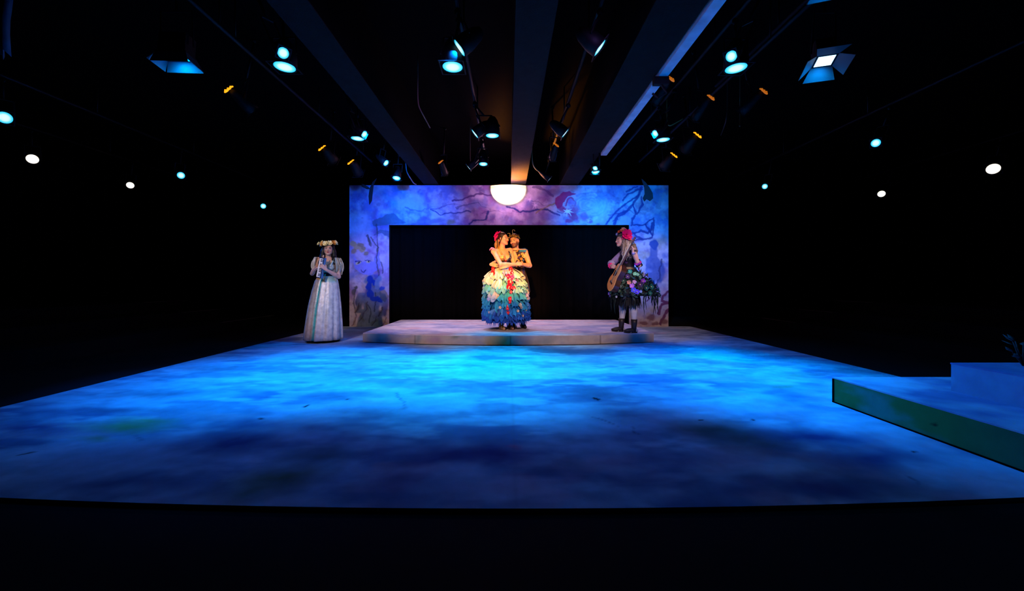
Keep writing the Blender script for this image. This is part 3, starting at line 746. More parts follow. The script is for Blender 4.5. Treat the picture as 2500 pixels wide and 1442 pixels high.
fixture('thin slanted lamp between the centre and right beams, second in its row', 1380, 326, 2.16, TR, .078, pipe_x=.87, light=((3.2, 5.8, 0), BLUE, 300, 54, .9))
fixture('small tilted lamp touching the second right downlight', 1599, 326, 2.0, (-.7, -.3, -.6), .050, pipe_x=2.23, light=((2.55, 9.08, 2.2), (0, .27, 1), 1900, 54, .9))
fixture('tiny tilted lamp above the left portal downlight', 943, 398, 2.14, (.7, -.3, -.6), .058, pipe_x=-2.2, light=((-1.3, 7.9, .16), (.80, .60, 1), 230, 62, .9))
fixture('tiny slanted lamp at the foot of a thin arm, left of the moon', 1144, 409, 2.10, TL, .06, pipe_x=-.48, light=((-.6, 8.3, .16), (.85, .62, 1), 150, 70, .9))
fixture('tiny slanted lamp just above the portal, right of the moon', 1342, 437, 2.10, TR, .06, pipe_x=.87, light=((1.2, 8.1, .16), (.80, .60, 1), 200, 70, .9))
fixture('tiny oval lamp in front of the downlight right of the right beam', 1453, 411, 1.98, (-.4, -.5, -.7), .048, bodylen=.14)
# side lamps
fixture('round blue side lamp cut by the left frame edge', 11, 287, 2.09, (.75, -.55, -.25), .075, pipe_x=-6.4, light=((-2.6, 4.0, 0), DEEP, 420, 44, .8))
fixture('round blue side lamp over the left seating, middle of its pipe', 442, 428, 2.10, (.75, -.6, -.25), .068, pipe_x=-6.4, light=((-1.5, 5.2, 0), DEEP, 300, 44, .8))
fixture('small blue side lamp nearest the portal on the left', 643, 503, 2.05, (.7, -.65, -.25), .072, pipe_x=-6.4)
fixture('round blue side lamp over the right seating, nearer the camera', 2138, 349, 2.05, (-.75, -.6, -.25), .060, pipe_x=5.6, light=((2.0, 4.3, 0), DEEP, 300, 44, .8))
fixture('small blue side lamp over the right seating, nearer the portal', 1867, 455, 2.05, (-.7, -.65, -.25), .058, pipe_x=5.6, light=((1.2, 5.6, 0), DEEP, 200, 44, .8))
fixture('warm white side lamp far left, nearer the camera', 79, 388, 2.10, (.7, -.7, -.15), .080, 'white', pipe_x=-8.1, bodylen=.2)
fixture('warm white side lamp far left, nearer the portal', 318, 452, 2.10, (.7, -.7, -.15), .070, 'white', pipe_x=-8.1, bodylen=.2)
fixture('bright white side lamp far right, nearer the camera', 2425, 412, 2.05, (-.75, -.65, -.15), .095, 'white', pipe_x=8.87, bodylen=.2)
fixture('bright white side lamp far right, nearer the portal', 2152, 473, 2.05, (-.7, -.7, -.15), .075, 'white', pipe_x=8.87, bodylen=.2)
# ellipsoidals with orange lamp light leaking from their caps
UP = (0.15, .75, -.62)
def leak(label, px, py, aim, light=None, r=.092):
    fixture(label, px, py, 2.15, aim, r, 'leak', light=light, name='spotlight', cat='spotlight', bodylen=.32)
leak('spotlight with orange glow at its back, alone at upper left', 620, 272, (.5, .6, -.6), ((-.02, 7.25, 1.15), AMBER, 400, 13, .5), .072)
leak('spotlight with bright orange glow left of the left beam', 815, 394, (.2, .8, -.5))
leak('spotlight with orange glow just above the left portal corner', 876, 424, (.1, .8, -.5))
leak('spotlight with dim orange glow beside the foot of the left beam', 1086, 424, (.1, .8, -.5), r=.06)
leak('spotlight with orange glow right of the centre beam', 1348, 388, (-.1, .8, -.5), r=.06)
leak('spotlight with bright orange glow right of the blue rail, nearer the camera', 1671, 367, (-.2, .8, -.5))
leak('spotlight with bright orange glow above the right portal corner', 1620, 409, (-.2, .8, -.5))
leak('spotlight with small orange glow high on the right, over a hanging cable', 1807, 276, (-.5, .6, -.6), ((.1, 7.3, 1.15), AMBER, 170, 13, .5), .06)
leak('spotlight with faint orange glow beside the slanted arm on the right', 1694, 292, (-.3, .7, -.6), ((2.02, 6.77, 1.2), WARM, 60, 16, .5), .055)
leak('spotlight with tiny orange glow below the clamp on the blue rail', 1598, 254, (-.3, .7, -.6), r=.045)

# barn-door floods
def flood(label, X, Y, Z, lit, tilt, yaw, dims=(.10, .075, .17), light=None, near=.55, open_=.5):
    t = thing('barn_door_light', label, 'floodlight', (X, Y, Z))
    Rm = np.array(Matrix.Rotation(yaw, 3, 'Z')@Matrix.Rotation(tilt, 3, 'X'))
    a, b, L = dims
    mb = MB(); box(mb, (-a, -b, 0), (a, b, .02), M=mtx(Rm, (0, 0, 0))); box(mb, (-a*.9, -b*.9, .02), (a*.9, b*.9, .2), M=mtx(Rm, (0, 0, 0)))
    mb.build('housing', M_metal, t, smooth=False, bevel=.006)
    mb = MB(); mb.add(np.array([(-a*.8, -b*.8, -.002), (a*.8, -b*.8, -.002), (a*.8, b*.8, -.002), (-a*.8, b*.8, -.002)])@Rm.T, [(0, 3, 2, 1)])
    mb.build('lens', lit, t, smooth=False)
    for k, (hx, hy) in enumerate(((0, 1), (0, -1), (1, 0), (-1, 0))):
        w1 = (a if hy else b); w2 = w1+L*.35; off = (b if hy else a)
        o_ = (near if hy < 0 else open_)*L; z = -math.sqrt(L*L-o_*o_)
        P = [(-w1, off, 0), (w1, off, 0), (w2, off+o_, z), (-w2, off+o_, z)]
        Rk = np.array({(0, 1): [[1,0,0],[0,1,0],[0,0,1]], (0, -1): [[-1,0,0],[0,-1,0],[0,0,1]], (1, 0): [[0,1,0],[-1,0,0],[0,0,1]], (-1, 0): [[0,-1,0],[1,0,0],[0,0,1]]}[(hx, hy)], float)
        mb = MB(); mb.add(np.array(P)@Rk.T@Rm.T, [(0, 1, 2, 3)]); mb.build('barn_door', M_door, t, smooth=False, solid=.004)
    top = np.array([0, 0, ZPIPE+.15-Z]); mb = MB()
    for sg in (-1, 1): tube(mb, [Rm@np.array((sg*(a+.012), 0, .1)), np.array((sg*(a+.012), 0, top[2]*.55+.06))], .008, 6)
    tube(mb, [(-(a+.012), 0, top[2]*.55+.06), (a+.012, 0, top[2]*.55+.06)], .008, 6); tube(mb, [(0, 0, top[2]*.55+.06), (0, 0, top[2])], .012, 6)
    mb.build('yoke', M_metal, t, smooth=False)
    if light: spot('flood_light', tuple(np.array((X, Y, Z))+Rm@np.array((0, 0, -.02))), light[0], light[1], light[2], 165, .6, .04, t)
    return t
M_door = mat('barn_door_metal', '50545c', .5, .2)
M_led2 = mat('blue_led', '0078ff', rough=.3, emit=16.0)
flood('barn door floodlight with doors glowing blue, upper left', -3.10, 3.72, 3.11, M_led2, math.radians(-4), 0.06, (.135, .075, .095), ((-3.0, 4.2, 0), (0, .3, 1), 30), near=.1, open_=.45)
flood('barn door floodlight with a white-hot square lens, upper right', 2.94, 3.70, 3.06, M_led, math.radians(-16), -.32, (.085, .075, .125), ((2.6, 4.0, 0), (0, .3, 1), 30), near=.97, open_=.75)
flood('barn door floodlight with one blue door visible at the top frame edge', 2.36, 2.86, 3.24, M_led2, math.radians(10), -.35, (.08, .07, .15), ((2.3, 3.2, 0), (0, .3, 1), 12), near=.3, open_=.4)
pipe(-3.12, 2.0, 5.6, 'short black pipe carrying the left barn door floodlight', z=ZPIPE+.15); pipe(2.92, 2.0, 5.6, 'short black pipe carrying the right barn door floodlight', z=ZPIPE+.15)

# cables and thin arms, warm highlights put into their colours
def cable(label, pts, r, c, rough=.5, name='cable', cat='cable', hang=True):
    pts = [np.array((pts[0][0], pts[0][1], 4.05))]+list(pts) if hang else list(pts)
    pts = np.array(pts, float); n = 24
    t = np.linspace(0, len(pts)-1, n); i = np.clip(t.astype(int), 0, len(pts)-2); f_ = (t-i)[:, None]
    P = pts[i]*(1-f_)+pts[i+1]*f_
    for _ in range(6): P[1:-1] = .5*P[1:-1]+.25*(P[:-2]+P[2:])
    mb = MB(); tube(mb, P-P[0], r, 6); o = mb.build(name, mat(name+'_finish', c, rough, .3), None); o.location = tuple(P[0]); return tag(o, label, cat)
def RG(px, py, H): 
    Y = F*H/(690.0-py); return ((px-1241)/F*Y, Y, 1+H)
cable('thin orange-lit arm right of the centre beam, reaching down to a tiny lamp', [RG(1298, 404, 2.2), RG(1320, 422, 2.16), RG(1337, 440, 2.12)], .012, 'b08860', name='support_arm', cat='arm')
cable('thin orange-lit arm left of the moon, rising from a tiny lamp', [RG(1148, 412, 2.12), RG(1175, 382, 2.22)], .008, 'b08860', name='support_arm', cat='arm')
cable('slack black cable looping by the foot of the left beam', [RG(990, 416, 2.3), RG(1000, 432, 2.15), RG(1010, 448, 2.1), RG(1016, 450, 2.1)], .012, '8a8088')
cable('thin cable slanting between the left and centre beams', [RG(1020, 255, 2.4), RG(1030, 275, 2.3), RG(1050, 312, 2.25)], .008, '9a7060')
cable('slanted thin arm reaching toward the faint orange spotlight on the right', [RG(1628, 312, 2.2), RG(1668, 289, 2.3)], .010, 'b07840', name='support_arm', cat='arm')
cable('thin cable dangling below the high right spotlight', [RG(1807, 284, 2.15), RG(1806, 308, 1.98)], .008, 'a07850')
cable('faint curved cable hanging from the pipe over the right edge of the portal', [RG(1776, 266, 2.4), RG(1772, 300, 2.2), RG(1760, 330, 2.5)], .008, '504038')
# hanging masking fabric at the upper left frame edge
mb = MB(); n = 16
V = []
for j, z in enumerate(np.linspace(0, -.75, 7)):
    for i in range(n): V.append((i*.03-.2+.02*math.sin(j), .03*math.sin(i*1.7), z-(0.0 if j < 6 else .12*abs(math.sin(i*1.1)))))
mb.add(V, [(j*n+i, j*n+i+1, (j+1)*n+i+1, (j+1)*n+i) for j in range(6) for i in range(n-1)])
o = mb.build('hanging_drape', mat('blue_grey_drape', '4a5a72', .9), None, solid=.004); o.location = (-4.9, 3.72, 3.95)
tag(o, 'ragged blue-grey drape hanging at the top left frame edge', 'drape')

# repeats of one kind share a group phrase
for o in list(C.objects):
    if o.parent or 'label' not in o: continue
    n = o.name.split('.')[0]; x = o.location.x
    if n == 'stage_light':
        if abs(x) > 7.5: o['group'] = 'white side lamps far out over the seating'
        elif abs(x) > 5: o['group'] = 'blue side lamps over the seating'
        elif 'downlight' in o['label'] and not any(k in o['label'] for k in ('tilted blue lamp', 'slanted', 'tiny', 'tilted lamp touching')): o['group'] = 'round blue-white downlights over the stage'
        else: o['group'] = 'small tilted and slanted lamps over the stage'
    g = {'spotlight': 'spotlights glowing orange at the back', 'barn_door_light': 'barn door floodlights under the ceiling', 'lighting_pipe': 'black lighting pipes under the ceiling',
         'ceiling_beam': 'grey beams under the black ceiling', 'leaf_cutout': 'leaf cutouts over the portal corners', 'seating_riser': 'dark seating risers beside the stage',
         'step_block': 'painted step blocks on the right', 'support_arm': 'thin copper-coloured lamp arms', 'cable': 'thin cables hanging in the rig'}.get(n)
    if g: o['group'] = g

# =====================================================================
# PEOPLE
# =====================================================================
def V3(*a): return np.array(a, float)
def unit(v): v = np.asarray(v, float); return v/np.linalg.norm(v)
def frame(f, up=(0, 0, 1), roll=0.0):
    """columns: right(x'), back(y'), up(z'); f is the facing direction (-y')"""
    f = unit(f); y = -f; z = np.asarray(up, float); z = unit(z-(z@y)*y); x = np.cross(y, z)
    M = np.stack([x, y, z], 1)
    if roll:
        c, s_ = math.cos(roll), math.sin(roll); M = M@np.array([[c, 0, s_], [0, 1, 0], [-s_, 0, c]])
    return M
def head_prims(S, c, H, k=1.0):
    T = lambda *p: c+H@(V3(*p)*k)
    S.ell(T(0, .018, .032), V3(.073, .090, .083)*k, .02, H)
    S.ell(T(0, -.022, -.022), V3(.060, .066, .082)*k, .03, H)
    for s_ in (-1, 1):
        S.cone(T(s_*.050, .0, -.042), T(s_*.016, -.066, -.092), .020*k, .015*k, .03)
        S.ell(T(s_*.036, -.060, -.030), V3(.022, .020, .020)*k, .02, H)
        S.cone(T(s_*.012, -.083, .018), T(s_*.044, -.070, .017), .009*k, .007*k, .012)
    S.ell(T(0, -.074, -.090), V3(.018, .015, .016)*k, .018, H)
    for s_ in (-1, 1): S.ell(T(s_*.030, -.098, -.001), V3(.015, .016, .010)*k, .012, H, sub=True)
    for s_ in (-1, 1): S.ell(T(s_*.030, -.074, -.001), V3(.013, .012, .0105)*k, .003, H)
    S.cone(T(0, -.084, .006), T(0, -.106, -.030), .007*k, .010*k, .010)
    for s_ in (-1, 1): S.ell(T(s_*.010, -.096, -.034), V3(.007, .009, .006)*k, .006, H)
    S.ell(T(0, -.088, -.055), V3(.021, .010, .006)*k, .007, H); S.ell(T(0, -.086, -.063), V3(.018, .011, .007)*k, .006, H)
    for s_ in (-1, 1): S.ell(T(s_*.074, .012, -.008), V3(.008, .018, .029)*k, .008, H)
def hand(S, wr, d, n, s_, curl=.5, k=1.0, spread=.1, tcurl=.4):
    """wr wrist, d along the hand, n palm side, s_ towards the thumb"""
    d = unit(d); n = unit(np.asarray(n)-np.dot(n, d)*d); t = unit(np.asarray(s_)-np.dot(s_, d)*d-np.dot(s_, n)*n)
    offs = (.028, .010, -.009, -.026); ln = (.068, .076, .071, .056)
    for o_, L in zip(offs, ln):
        root = wr+d*.080*k+t*o_*k*.95
        S.cone(wr+d*.012+t*o_*.55*k, root, .013*k, .0115*k, .012)
        p = root; a = curl*.45; rr = .0088
        dd = unit(d+t*o_*spread*10)
        for fr, da in ((.44, 0), (.31, curl*.9), (.25, curl*.7)):
            a += da; q_ = p+(dd*math.cos(a)+n*math.sin(a))*L*fr*k
            S.cone(p, q_, rr*k, (rr-.0011)*k, .003); p = q_; rr -= .001
    p = wr+d*.022*k+t*.020*k; d1 = unit(d*.62+t*.78+n*.25); q_ = p+d1*.040*k
    S.cone(p, q_, .0135*k, .0105*k, .010); d2 = unit(d*.85+t*.25+n*tcurl); S.cone(q_, q_+d2*.032*k, .0100*k, .0078*k, .004)
def arm(S, sh, el, wr, k=1.0, g=0.0, male=False):
    m = (1.12 if male else 1.0)*k; sh, el, wr = map(np.asarray, (sh, el, wr))
    mid = sh*.55+el*.45; S.chain([sh, mid, el], [.046*m, .041*m, .034*m], .015, g)
    m2 = el*.68+wr*.32; S.chain([el, m2, wr], [.034*m, .036*m, .0235*m], .012, g)
def torso(S, base, T, zs, k=1.0, g=0.0, male=False, bust=True, parts='all', lean=None):
    """base = xy of the pelvis, T = frame; zs heights: crotch, hip, waist, rib, shoulder"""
    P = lambda x, y, z: V3(base[0], base[1], 0)+T@V3(x, y, 0)+V3(0, 0, z)+(lean*(z-zs[1])/(zs[4]-zs[1]) if lean is not None else 0)
    w = 1.13 if male else 1.0
    S.ell(P(0, .012, zs[1]), V3(.158, .108, .12)*k, .04, T, g)
    for s_ in (-1, 1): S.ell(P(s_*.072, .055, zs[1]-.03), V3(.082, .078, .085)*k, .04, T, g)
    S.ell(P(0, 0, zs[2]), V3(.118*w, .086*w, .13)*k, .05, T, g)
    S.ell(P(0, .005, zs[3]), V3(.138*w, .098*w, .155)*k, .05, T, g)
    if bust and not male:
        for s_ in (-1, 1): S.ell(P(s_*.066, -.080, zs[3]+.0), V3(.060, .052, .056)*k, .025, T, g)
    if male:
        for s_ in (-1, 1): S.ell(P(s_*.070, -.075, zs[3]+.07), V3(.070, .035, .055)*k, .04, T, g)
    return P
def legs(S, hipL, footL, hipR, footR, tdir, k=1.0, g=0.0, shoe=True, rs=1.0):
    for hp, ft in ((hipL, footL), (hipR, footR)):
        hp, ft = np.asarray(hp, float), np.asarray(ft, float); kn = hp*.5+ft*.5+np.array(tdir)*.02; kn[2] = .50*k
        an = ft+V3(0, 0, .085); cf = kn*.65+an*.35-np.array(tdir)*.022
        S.chain([hp, hp*.55+kn*.45, kn], [.086*rs, .074*rs, .053*rs], .03, g); S.chain([kn, cf, an], [.050*rs, .052*rs, .033*rs], .02, g)
        toe = ft+np.array(tdir)*.155+V3(0, 0, .024); heel = ft-np.array(tdir)*.035+V3(0, 0, .032)
        S.cone(heel, ft+np.array(tdir)*.06+V3(0, 0, .034), .031, .034, .02, g); S.cone(ft+np.array(tdir)*.06+V3(0, 0, .034), toe, .034, .022, .02, g); S.cone(heel, an, .031, .033, .02, g)
def face_colors(V, base, c, H, k=1.0, lip='a03038', brow='2a1810', beard=None, iris='20140e', cheek=None, warmth=None):
    col = np.tile(np.array(lin(base)), (len(V), 1)); q_ = (V-c)@H/k; x, y, z = q_.T; ax = np.abs(x)
    near = (np.linalg.norm(q_, axis=1) < .16)
    def put(m, cc, a=1.0):
        m = m & near; col[m] = col[m]*(1-a)+np.array(lin(cc))*a
    if cheek: put((((ax-.04)/.020)**2+((z+.03)/.018)**2 < 1) & (y < -.03), cheek, .45)
    if beard:
        bd = (y < -.012) & (z < -.044) & (z > -.125) & ~((ax < .016) & (z > -.067) & (z < -.05)); put(bd, beard, .85)
        put((y < .0) & (z < -.02) & (ax > .052) & (z > -.1), beard, .7); put((ax < .026) & (z < -.040) & (z > -.050) & (y < -.07), beard, .9)
    put(((ax-.030)/.0145)**2+((z+.001)/.0062)**2+np.where(y < -.05, 0, 9) < 1, 'd8ccc6')
    put(((ax-.030)/.0085)**2+((z+.001)/.0072)**2+np.where(y < -.05, 0, 9) < 1, iris)
    put((np.abs(z-.0075+(ax-.03)**2*9) < .0026) & (ax > .014) & (ax < .046) & (y < -.045), '1c100c')
    put((np.abs(z-.024+(ax-.03)**2*4) < .0042) & (ax > .011) & (ax < .050) & (y < -.04), brow)
    put(((x/.022)**2+((z+.059)/.0085)**2 < 1) & (y < -.07), lip)
    return col
def flower(name, parent, c, n, r, col, mid='e0b040', pet=6, layers=2, m=None, cup=.35, seed=0, jag=0.0):
    rr = random.Random(seed+int(abs(c[0])*997+abs(c[2])*313)); mb = MB(); M = rot_to(n)
    cl = np.array(lin(col))
    for l in range(layers):
        s_ = 1-.38*l
        for k in range(pet):
            a0 = 2*math.pi*(k+.5*l)/pet+rr.uniform(-.1, .1); wdt = math.pi/pet*1.15; V = []; cc = []
            for i in range(4):
                t = i/3; 
                for j in range(5):
                    u = (j-2)/2; w_ = math.sin(min(1, t*1.25)*math.pi*.62+.25); rad = r*s_*t*(1-.14*u*u*t+jag*math.cos(u*4))
                    a = a0+u*wdt*w_; z = r*s_*(cup*t*t*(1+.8*l)+.10*math.cos(u*3)*t)+r*.10*l
                    V.append((rad*math.cos(a), rad*math.sin(a), z)); cc.append(cl*(.72+.45*t)*rr.uniform(.9, 1.05))
            Fc = [(i*5+j, i*5+j+1, (i+1)*5+j+1, (i+1)*5+j) for i in range(3) for j in range(4)]
            mb.add(np.array(V)@M.T+c, Fc, np.clip(np.array(cc), 0, 1))
    ball(mb, c+M@V3(0, 0, r*.22), r*.20, lin(mid), 8)
    return mb.build(name, m or M_flower, parent)
def leaf_bunch(mb, c, n, L, cols, rr, cnt=4):
    M = rot_to(n)
    for k in range(cnt):
        a = rr.uniform(0, 6.28); d = M@V3(math.cos(a), math.sin(a), rr.uniform(.1, .6)); d = unit(d); s_ = unit(np.cross(d, n)+1e-6); l = L*rr.uniform(.7, 1.2)
        u = unit(np.cross(s_, d))
        mb.add([c, c+d*l*.45+s_*l*.2, c+d*l-u*l*.08, c+d*l*.45-s_*l*.2, c+d*l*.45+u*l*.05], [(0, 1, 4), (1, 2, 4), (2, 3, 4), (3, 0, 4)], lin(rr.choice(cols)))
def wavy_strands(mb, starts, ends, n, r, cols, rr, wav=.012, bulge=None, m=12):
    for i in range(n):
        a = rr.random(); s0 = starts(a, rr); e0 = ends(a, rr); ph = rr.uniform(0, 6.28); fq = rr.uniform(2.0, 3.4); pts = []
        side = unit(np.cross(e0-s0, (0.3, 1, .1)))
        for j in range(m):
            t = j/(m-1); p = s0*(1-t)+e0*t
            if bulge is not None: p = p+bulge*math.sin(t*math.pi)*rr.uniform(.9, 1.1)
            p = p+side*wav*math.sin(ph+fq*6.28*t)*t+V3(0, wav*.7, 0)*math.cos(ph+fq*6.28*t)*t; pts.append(p)
        tube(mb, pts, r*np.concatenate([np.linspace(.8, 1, m-4), np.linspace(.95, .25, 4)]), 5, lin(rr.choice(cols)))
def skirt_surface(mb, prof, ctr, col, seg=96, rfn=None):
    """prof: list of (z, rx, ry, cx, cy); rfn(theta, t) scales the radius"""
    n = len(prof); V = []; cc = []
    for i, (z, rx, ry, cx, cy) in enumerate(prof):
        t = i/(n-1)
        for k in range(seg):
            a = 2*math.pi*k/seg; f_ = rfn(a, t) if rfn else 1
            V.append((cx+rx*f_*math.cos(a), cy+ry*f_*math.sin(a), z)); cc.append(col(a, t) if callable(col) else col)
    Fc = [(i*seg+k, i*seg+(k+1) % seg, (i+1)*seg+(k+1) % seg, (i+1)*seg+k) for i in range(n-1) for k in range(seg)]
    mb.add(V, Fc, np.array(cc))
def interp_prof(prof, n):
    P = np.array(prof, float); t = np.linspace(0, len(P)-1, n); out = np.stack([np.interp(t, np.arange(len(P)), P[:, i]) for i in range(P.shape[1])], 1)
    for _ in range(2): out[1:-1, 1:] = .5*out[1:-1, 1:]+.25*(out[:-2, 1:]+out[2:, 1:])
    return [tuple(r) for r in out]
def prof_at(prof, z):
    P = np.array(prof)[::-1]; return [np.interp(z, P[:, 0], P[:, i]) for i in range(1, 5)]

# ---------------------------------------------------------------- woman in the ruffled gown
def P1(px, py, y): return V3((px-1235)/134.5, y, (803-py)/134.5)
W1 = thing('person', 'woman in ruffled aqua-to-blue gown with pink hair flower, held in the man\'s arms', 'person', (-.045, 7.22, .165))
hc1, H1 = V3(-.045, -.02, 1.625), frame((.84, -.54, .04), roll=.06)
T1 = frame((.57, -.82, 0))
sR, sL = V3(-.215, -.085, 1.395), V3(.075, .075, 1.425)
eR, wR = V3(-.085, -.255, 1.155), V3(.175, -.165, 1.160)
eL, wL = V3(.150, -.060, 1.165), V3(.02, -.235, 1.12)
def body1(S, g=0, what='all'):
    P = torso(S, (-.02, .0), T1, (.85, .95, 1.11, 1.285, 1.42), g=g, lean=V3(-.05, 0, 0))
    if what == 'torso': 
        S.cone(V3(-.07, 0, 1.36), sR, .075, .052, .03, g); S.cone(V3(-.07, 0, 1.36), sL, .075, .052, .03, g); return P
    S.cone(V3(-.068, .005, 1.40), hc1+H1@V3(0, .02, -.06), .052, .046, .03)
    for s_ in (sR, sL): S.cone(V3(-.07, .0, 1.375), s_, .070, .050, .03)
    arm(S, sR, eR, wR, 1.06); arm(S, sL, eL, wL, 1.03)
    hand(S, wR, unit(V3(.09, .005, .012)), V3(0, .9, -.4), V3(-.1, .2, 1), .55)
    hand(S, wL, unit(V3(-.09, -.02, -.01)), V3(0, .9, -.2), V3(0, 0, 1), .5)
    legs(S, V3(-.09, 0, .88), V3(-.085, -.05, .0), V3(.075, 0, .88), V3(.07, .02, .0), unit(V3(.35, -.93, 0)))
    head_prims(S, hc1, H1)
S = SDF((-.42, -.45, -.01), (.36, .32, 1.78)); body1(S)
sdf_obj(S, 'body', M_skin, W1, lambda V: face_colors(V, 'd9a184', hc1, H1, cheek='c07060', lip='a02838'))
# bodice, neckline and straps
S = SDF((-.35, -.26, 1.05), (.25, .25, 1.50)); Pt1 = body1(S, .010, 'torso')
def nk(X, Y, Z):
    u = (X+.07)*T1[0, 0]+Y*T1[1, 0]; f_ = (X+.07)*T1[0, 1]+Y*T1[1, 1]
    front = 1.335-.10*np.exp(-(u/.075)**2)*(f_ < 0)
    return np.maximum(Z-front, 1.085-Z)
S.cut(nk)
for s_ in (-1, 1): S.chain([V3(-.055, 0, 0)+T1@V3(s_*.075, -.132, 0)+V3(0, 0, 1.30), V3(-.06, 0, 0)+T1@V3(s_*.092, -.088, 0)+V3(0, 0, 1.375), V3(-.065, 0, 0)+T1@V3(s_*.105, -.03, 0)+V3(0, 0, 1.436), V3(-.065, 0, 0)+T1@V3(s_*.105, .03, 0)+V3(0, 0, 1.43)], [.016, .013, .013, .012], .012)
def bcol(V):
    n_ = len(V); c = np.tile(np.array(lin('3a3c6c')), (n_, 1)); r_ = np.random.default_rng(3)
    c[(np.sin(V[:, 0]*70)+np.cos(V[:, 2]*60) > .9)] = lin('7a8cb0'); c[r_.random(n_) < .05] = lin('d0e8f0')
    u = (V-[-.07, 0, 0])@T1; c[(u[:, 0] < .02) & (V[:, 2] > 1.22)] = lin('e0b060'); c[(V[:, 2] < 1.2)] = lin('3a3a90'); m = (np.abs(u[:, 0]+.0) < .03) & (np.abs(V[:, 2]-1.25) < .035); c[m] = lin('b03048'); return c
bod = sdf_obj(S, 'bodice', M_seq, W1, bcol)
mb = MB(); 
for i in range(22):
    t = R.random(); p = V3(-.057, 0, 0)+T1@V3(.078+.017*t+R.uniform(-.016, .016), -.152+.045*t, 0)+V3(0, 0, 1.27+t*.10); ball(mb, p, .009, lin(R.choice(['c0e0f0', '6090d0', 'e0d0e8'])), 6)
mb.build('jewelled_strap', M_seq, W1)
mb = MB()
for i in range(9):
    a = -1.2+i*.3; p = sR+V3(-.02+.045*math.cos(a+2.2), -.02+.04*math.sin(a*2), .048*math.sin(a+1.6)+.01); M_ = rot_to(unit(p-sR+V3(0, -.02, .02)))
    mb.add(np.array([(-.02, -.02, 0), (.02, -.016, .006), (.024, .02, -.004), (-.016, .024, .004)])@M_.T+p, [(0, 1, 2, 3)], lin(['f0a0b8', 'f0c0c8', 'e07090'][i % 3]))
mb.build('shoulder_petals', M_flower, W1, solid=.002)
# hair, with bun, ponytail
S = SDF((-.28, -.2, 1.2), (.12, .26, 1.80), .0045)
T = lambda *p: hc1+H1@V3(*p)
S.ell(T(0, .030, .045), V3(.083, .094, .086), .02, H1); S.ell(T(0, .11, .03), (.05, .05, .055), .03)
S.chain([T(-.02, .10, .0), T(-.03, .13, -.10), T(-.02, .12, -.20), T(-.02, .10, -.27)], [.045, .038, .030, .012], .02)
for s_ in (-1, 1): S.chain([T(s_*.072, -.02, .03), T(s_*.078, .0, -.03), T(s_*.07, .03, -.08)], [.012, .011, .006], .01)
def hcut(X, Y, Z):
    q1 = (X-hc1[0])*H1[0, 1]+(Y-hc1[1])*H1[1, 1]+(Z-hc1[2])*H1[2, 1]; q2 = (X-hc1[0])*H1[0, 2]+(Y-hc1[1])*H1[1, 2]+(Z-hc1[2])*H1[2, 2]
    return -(q1+.058+.25*(q2-.06)*-1*(q2 < .06)*-1)*.9
S.cut(lambda X, Y, Z: hcut(X, Y, Z))
hr = sdf_obj(S, 'hair', M_hair, W1, lambda V: np.where((V[:, 2] < 1.60)[:, None] & (np.sin(V[:, 0]*120+V[:, 1]*90) > 0)[:, None], np.array(lin('a07840')), np.array(lin('2c1a10'))))
mb = MB(); wavy_strands(mb, lambda a, r: T(-.03+.05*a, .11, .02), lambda a, r: T(-.06+.07*a, .10+r.uniform(-.02, .03), -.24+r.uniform(-.04, .04)), 26, .006, ['a88040', '7a5428', 'c09850'], R, .012)
mb.build('curls', M_hair, hr)
for i, (p, r_, c) in enumerate([((-.075, .095, .075), .068, 'ff1c84'), ((-.060, .115, .015), .058, 'ff3090'), ((-.070, .045, .100), .050, 'ff3890'), ((-.092, .06, .035), .040, 'f01878'), ((-.03, .03, .118), .024, 'f8d8d0'), ((-.05, -.005, .105), .018, 'e8e0e0'), ((-.075, .04, -.03), .026, 'f0a070')]):
    flower('hair_flower', W1, T(*p), H1@unit(V3(*p)), r_, c, seed=i, pet=7)
# belt
mb = MB(); skirt_surface(mb, interp_prof([(1.135, .142, .118, -.03, 0), (1.12, .150, .124, -.03, 0), (1.095, .155, .128, -.028, 0)], 5), None, lin('101018'), 40); mb.build('belt', M_cloth, W1, solid=.006)
# gown skirt
pr1 = interp_prof([(1.11, .155, .13, -.03, 0), (1.02, .235, .20, -.028, 0), (.90, .285, .25, -.025, 0), (.72, .325, .29, -.012, 0), (.5, .335, .30, 0, 0), (.3, .345, .31, .005, 0), (.13, .335, .30, .01, 0)], 20)
stops = [(1.12, 'd8c8b0'), (.95, 'd0d8d0'), (.78, '8fd0c8'), (.60, '48b8b8'), (.42, '2c90c8'), (.25, '2c60b8'), (.08, '28469c')]
def gcol(z, rr=R, j=.16):
    z = z+rr.uniform(-j, j); zs_ = [s[0] for s in stops][::-1]; cs_ = np.array([lin(s[1]) for s in stops][::-1])
    return np.array([np.interp(z, zs_, cs_[:, i]) for i in range(3)])
mb = MB(); skirt_surface(mb, pr1, None, lambda a, t: gcol(1.11-t*.98, R, .01)*.8, 96, lambda a, t: .93+.03*math.sin(a*17)*t)
sk = mb.build('skirt', M_cloth, W1, solid=.004)
